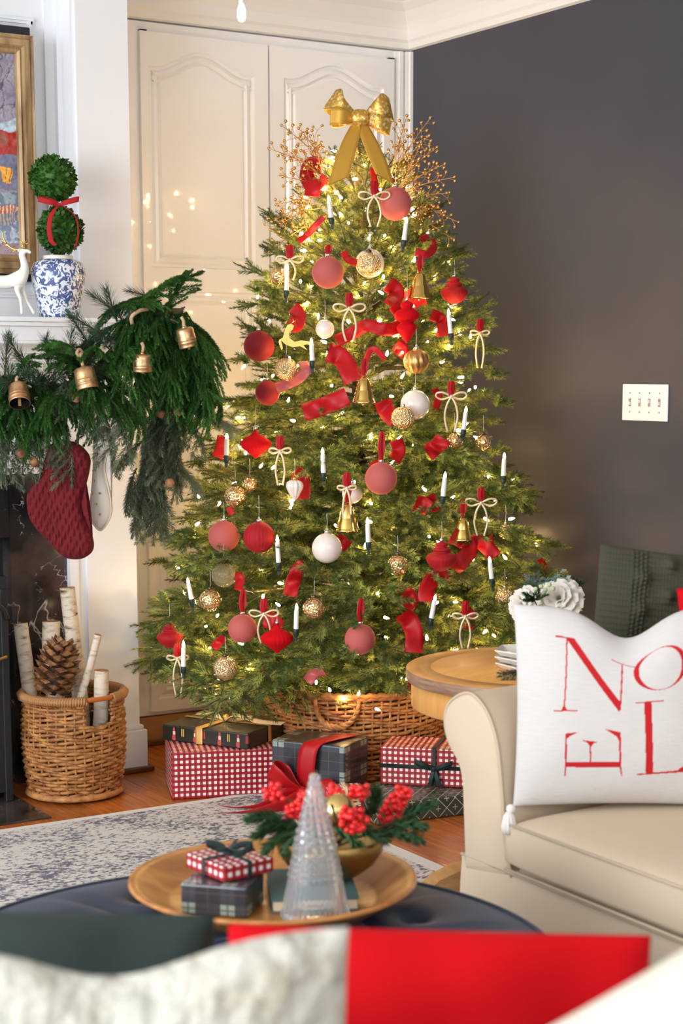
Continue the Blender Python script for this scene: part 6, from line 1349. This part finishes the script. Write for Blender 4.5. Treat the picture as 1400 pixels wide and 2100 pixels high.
for i, (px, py, dx, dy) in enumerate(((560, 1672, -1, .05), (570, 1692, -1, -.25), (580, 1712, -.9, -.5), (700, 1700, .6, -.35), (745, 1700, .9, -.3), (800, 1705, 1, -.1), (820, 1690, 1, .12), (610, 1705, -.5, -.6), (760, 1660, .2, .8), (840, 1668, .9, .6), (660, 1702, .1, -.7), (590, 1690, -.8, .1))):
    c = at(px, py, 2.86); root = thing('fir_sprig', ['fir sprig pointing left from the brass bowl rim', 'second fir sprig at the left of the bowl', 'fir sprig drooping over the left rim', 'fir sprig hanging beneath the sleigh bell', 'fir sprig drooping at the right front of the bowl', 'longest fir sprig pointing right over the tray', 'fir sprig behind the large berry cluster', 'fir sprig beside the glass tree at left', 'upright fir sprig behind the bowl', 'fir sprig at the far right under the berries', 'fir sprig behind the glass tree middle', 'dark fir sprig inside the left rim'][i], 'sprig', T(c), 'fir sprigs in the brass bowl')
    d_ = RH*dx+V((0, 0, dy))-FH*.25; m = MB(); p_ = bend(V((0, 0, 0))-d_.normalized()*.02, d_, .062 if i != 5 else .075, -.15, 4, .05); needles(m, p_, 3200, .024, .0022, .7); m.build('needles', MAT['fir'], root, kind='stuff'); m = MB(); tube(m, [BO-c+V((0, 0, -.02)), p_[0], p_[2]], .0018, 5); m.build('stem', MAT['branchstem'], root)
# glass tree
gt = at(646, 1877, 2.715); gz = .0; gtr = thing('glass_tree', 'clear ribbed glass christmas tree on a small brass foot standing at the tray front', 'figurine', T(gt.x, gt.y, TS)); H_ = .258
m = MB(); lathe(m, [(.026, .0), (.026, .003), (.010, .008), (.010, .014), (.020, .018)], 28); m.build('foot', MAT['brass'], gtr)
def glass_prof():
    P = [(.0555, .018), (.0560, .022)]
    for k in range(1, 30): f = k/30; P.append((.0550*(1-f)**.92+.0075*f, .022+(H_-.03)*f))
    P += [(.008, H_-.004), (.004, H_), (.0005, H_+.001)]; return P
vs = []; fs = []; PR_ = glass_prof(); PRf = []
for (a, b), (c, d) in zip(PR_, PR_[1:]): PRf += [(a+(c-a)*t/4, b+(d-b)*t/4) for t in range(4)]
PRf.append(PR_[-1]); sg_ = 144
for r__, z in PRf:
    for k in range(sg_):
        a = 2*PI*k/sg_; f = (z-.02)/H_
        if f < .24: q = 1+.030*math.cos(a*36)
        elif f < .42: q = 1+.085*abs(math.sin(a*16))*abs(math.sin(z*PI/.0105))
        else: q = 1+.15*abs(math.sin(a*8+math.floor(z/.013)*.5))*abs(math.sin(z*PI/.013))
        vs.append((r__*q*math.cos(a), r__*q*math.sin(a), z))
n_ = len(PRf)
for i in range(n_-1):
    for k in range(sg_): k2 = (k+1) % sg_; fs.append((i*sg_+k, i*sg_+k2, (i+1)*sg_+k2, (i+1)*sg_+k))
b = len(vs); inner = [(r__*.86-.001 if r__ > .008 else r__*.5, z-.002) for r__, z in PRf[:-6:4]]
for r__, z in inner:
    for k in range(sg_): a = 2*PI*k/sg_; vs.append((max(r__, .0005)*math.cos(a), max(r__, .0005)*math.sin(a), z))
for i in range(len(inner)-1):
    for k in range(sg_): k2 = (k+1) % sg_; fs.append((b+i*sg_+k2, b+i*sg_+k, b+(i+1)*sg_+k, b+(i+1)*sg_+k2))
fs.append(tuple(b+(len(inner)-1)*sg_+k for k in range(sg_))[::-1])
for k in range(sg_): k2 = (k+1) % sg_; fs.append((k2, k, b+k, b+k2))
m = MB(); m.add(vs, fs); m.build('glass_body', MAT['glass'], gtr)
# ------------------------------------------------------------------ sofa and cushions nearest the camera
nf = thing('near_sofa', 'cream sofa in the near foreground holding the blurred cushions', 'sofa', frame(V((0, 0, 0)), RH, FH, V((0, 0, 1))))
m = MB(); box(m, -.85, 1.16, .10, .80, 1.98, .30, None, bev=.02); m.build('base', MAT['creamchair'], nf); m = MB(); box(m, -.85, .98, .10, .80, 1.16, .74, None, bev=.04); m.build('back', MAT['creamchair'], nf)
for x0, x1 in ((-.83, -.02), (-.015, .78)): m = MB(); box(m, x0, 1.17, .30, x1, 2.0, .415, None, bev=.03); m.build('seat_cushion', MAT['creamchair'], nf)
for x in (-.78, .72):
    for y in (1.05, 1.9): m = MB(); lathe(m, [(.018, .008), (.028, .10)], 12, T(x, y, 0)); m.build('leg', MAT['footwood'], nf)
def near(name, px, ytop, d, w, h, t, mats, label, back=.08, roll=0, dent=0, du=0, n=60, wr=.012, seed=0, pinch=.05, disp=None):
    c = at(px, ytop, d); c.z -= h/2; root = thing(name, label, 'cushion', lean(c, RH, back, roll)); obj('cover', pillow_mesh(w, h, t, n, mats, pinch, dent, du, wrinkle=wr, seed=seed, disp=disp), root); return root, c
near('green_cushion', -85, 1868, 1.66, .505, .366, .15, MAT['greenvelvet'], 'dark green velvet cushion blurred in the left foreground', roll=R(1.6), seed=1, pinch=.02, wr=.02)
near('red_cushion', 893, 1914, 1.64, .425, .352, .14, MAT['redbright'], 'large blurred red cushion across the near foreground', roll=R(1.6), seed=4, pinch=.008, wr=.015)
near('fur_cushion', 100, 1928, 1.37, .512, .425, .16, MAT['fur'], 'fluffy white fur cushion blurred at the bottom left', dent=.030, du=.22, roll=R(-1.6), n=120, wr=.016, seed=3, pinch=.035, disp=lambda x, z, u, v: .006*noise.noise(V((x*60, z*45, 0)))+.004*noise.noise(V((x*140, z*110, 5))))
near('cream_cushion', 1585, 1915, 1.24, .48, .40, .14, MAT['creamchair'], 'blurred cream cushion tipped across the bottom right corner', roll=R(-31), seed=8)
# ------------------------------------------------------------------ lit bulb hanging into the top of the frame
pb = at(495, 26, 4.0); pd = thing('pendant_bulb', 'small lit white bulb hanging into the top of the view', 'lamp', T(pb)); m = MB(); lathe(m, [(.001, -.020), (.006, -.018), (.0098, -.008), (.0092, .004), (.006, .016), (.0045, .020)], 20); m.build('bulb', MAT['pendant'], pd)
m = MB(); lathe(m, [(.005, .019), (.006, .024), (.005, .034), (.002, .036)], 14); tube(m, [(0, 0, .034), (0, 0, ZC-pb.z+.002)], .0014, 6); m.build('cord', MAT['trimwhite'], pd)
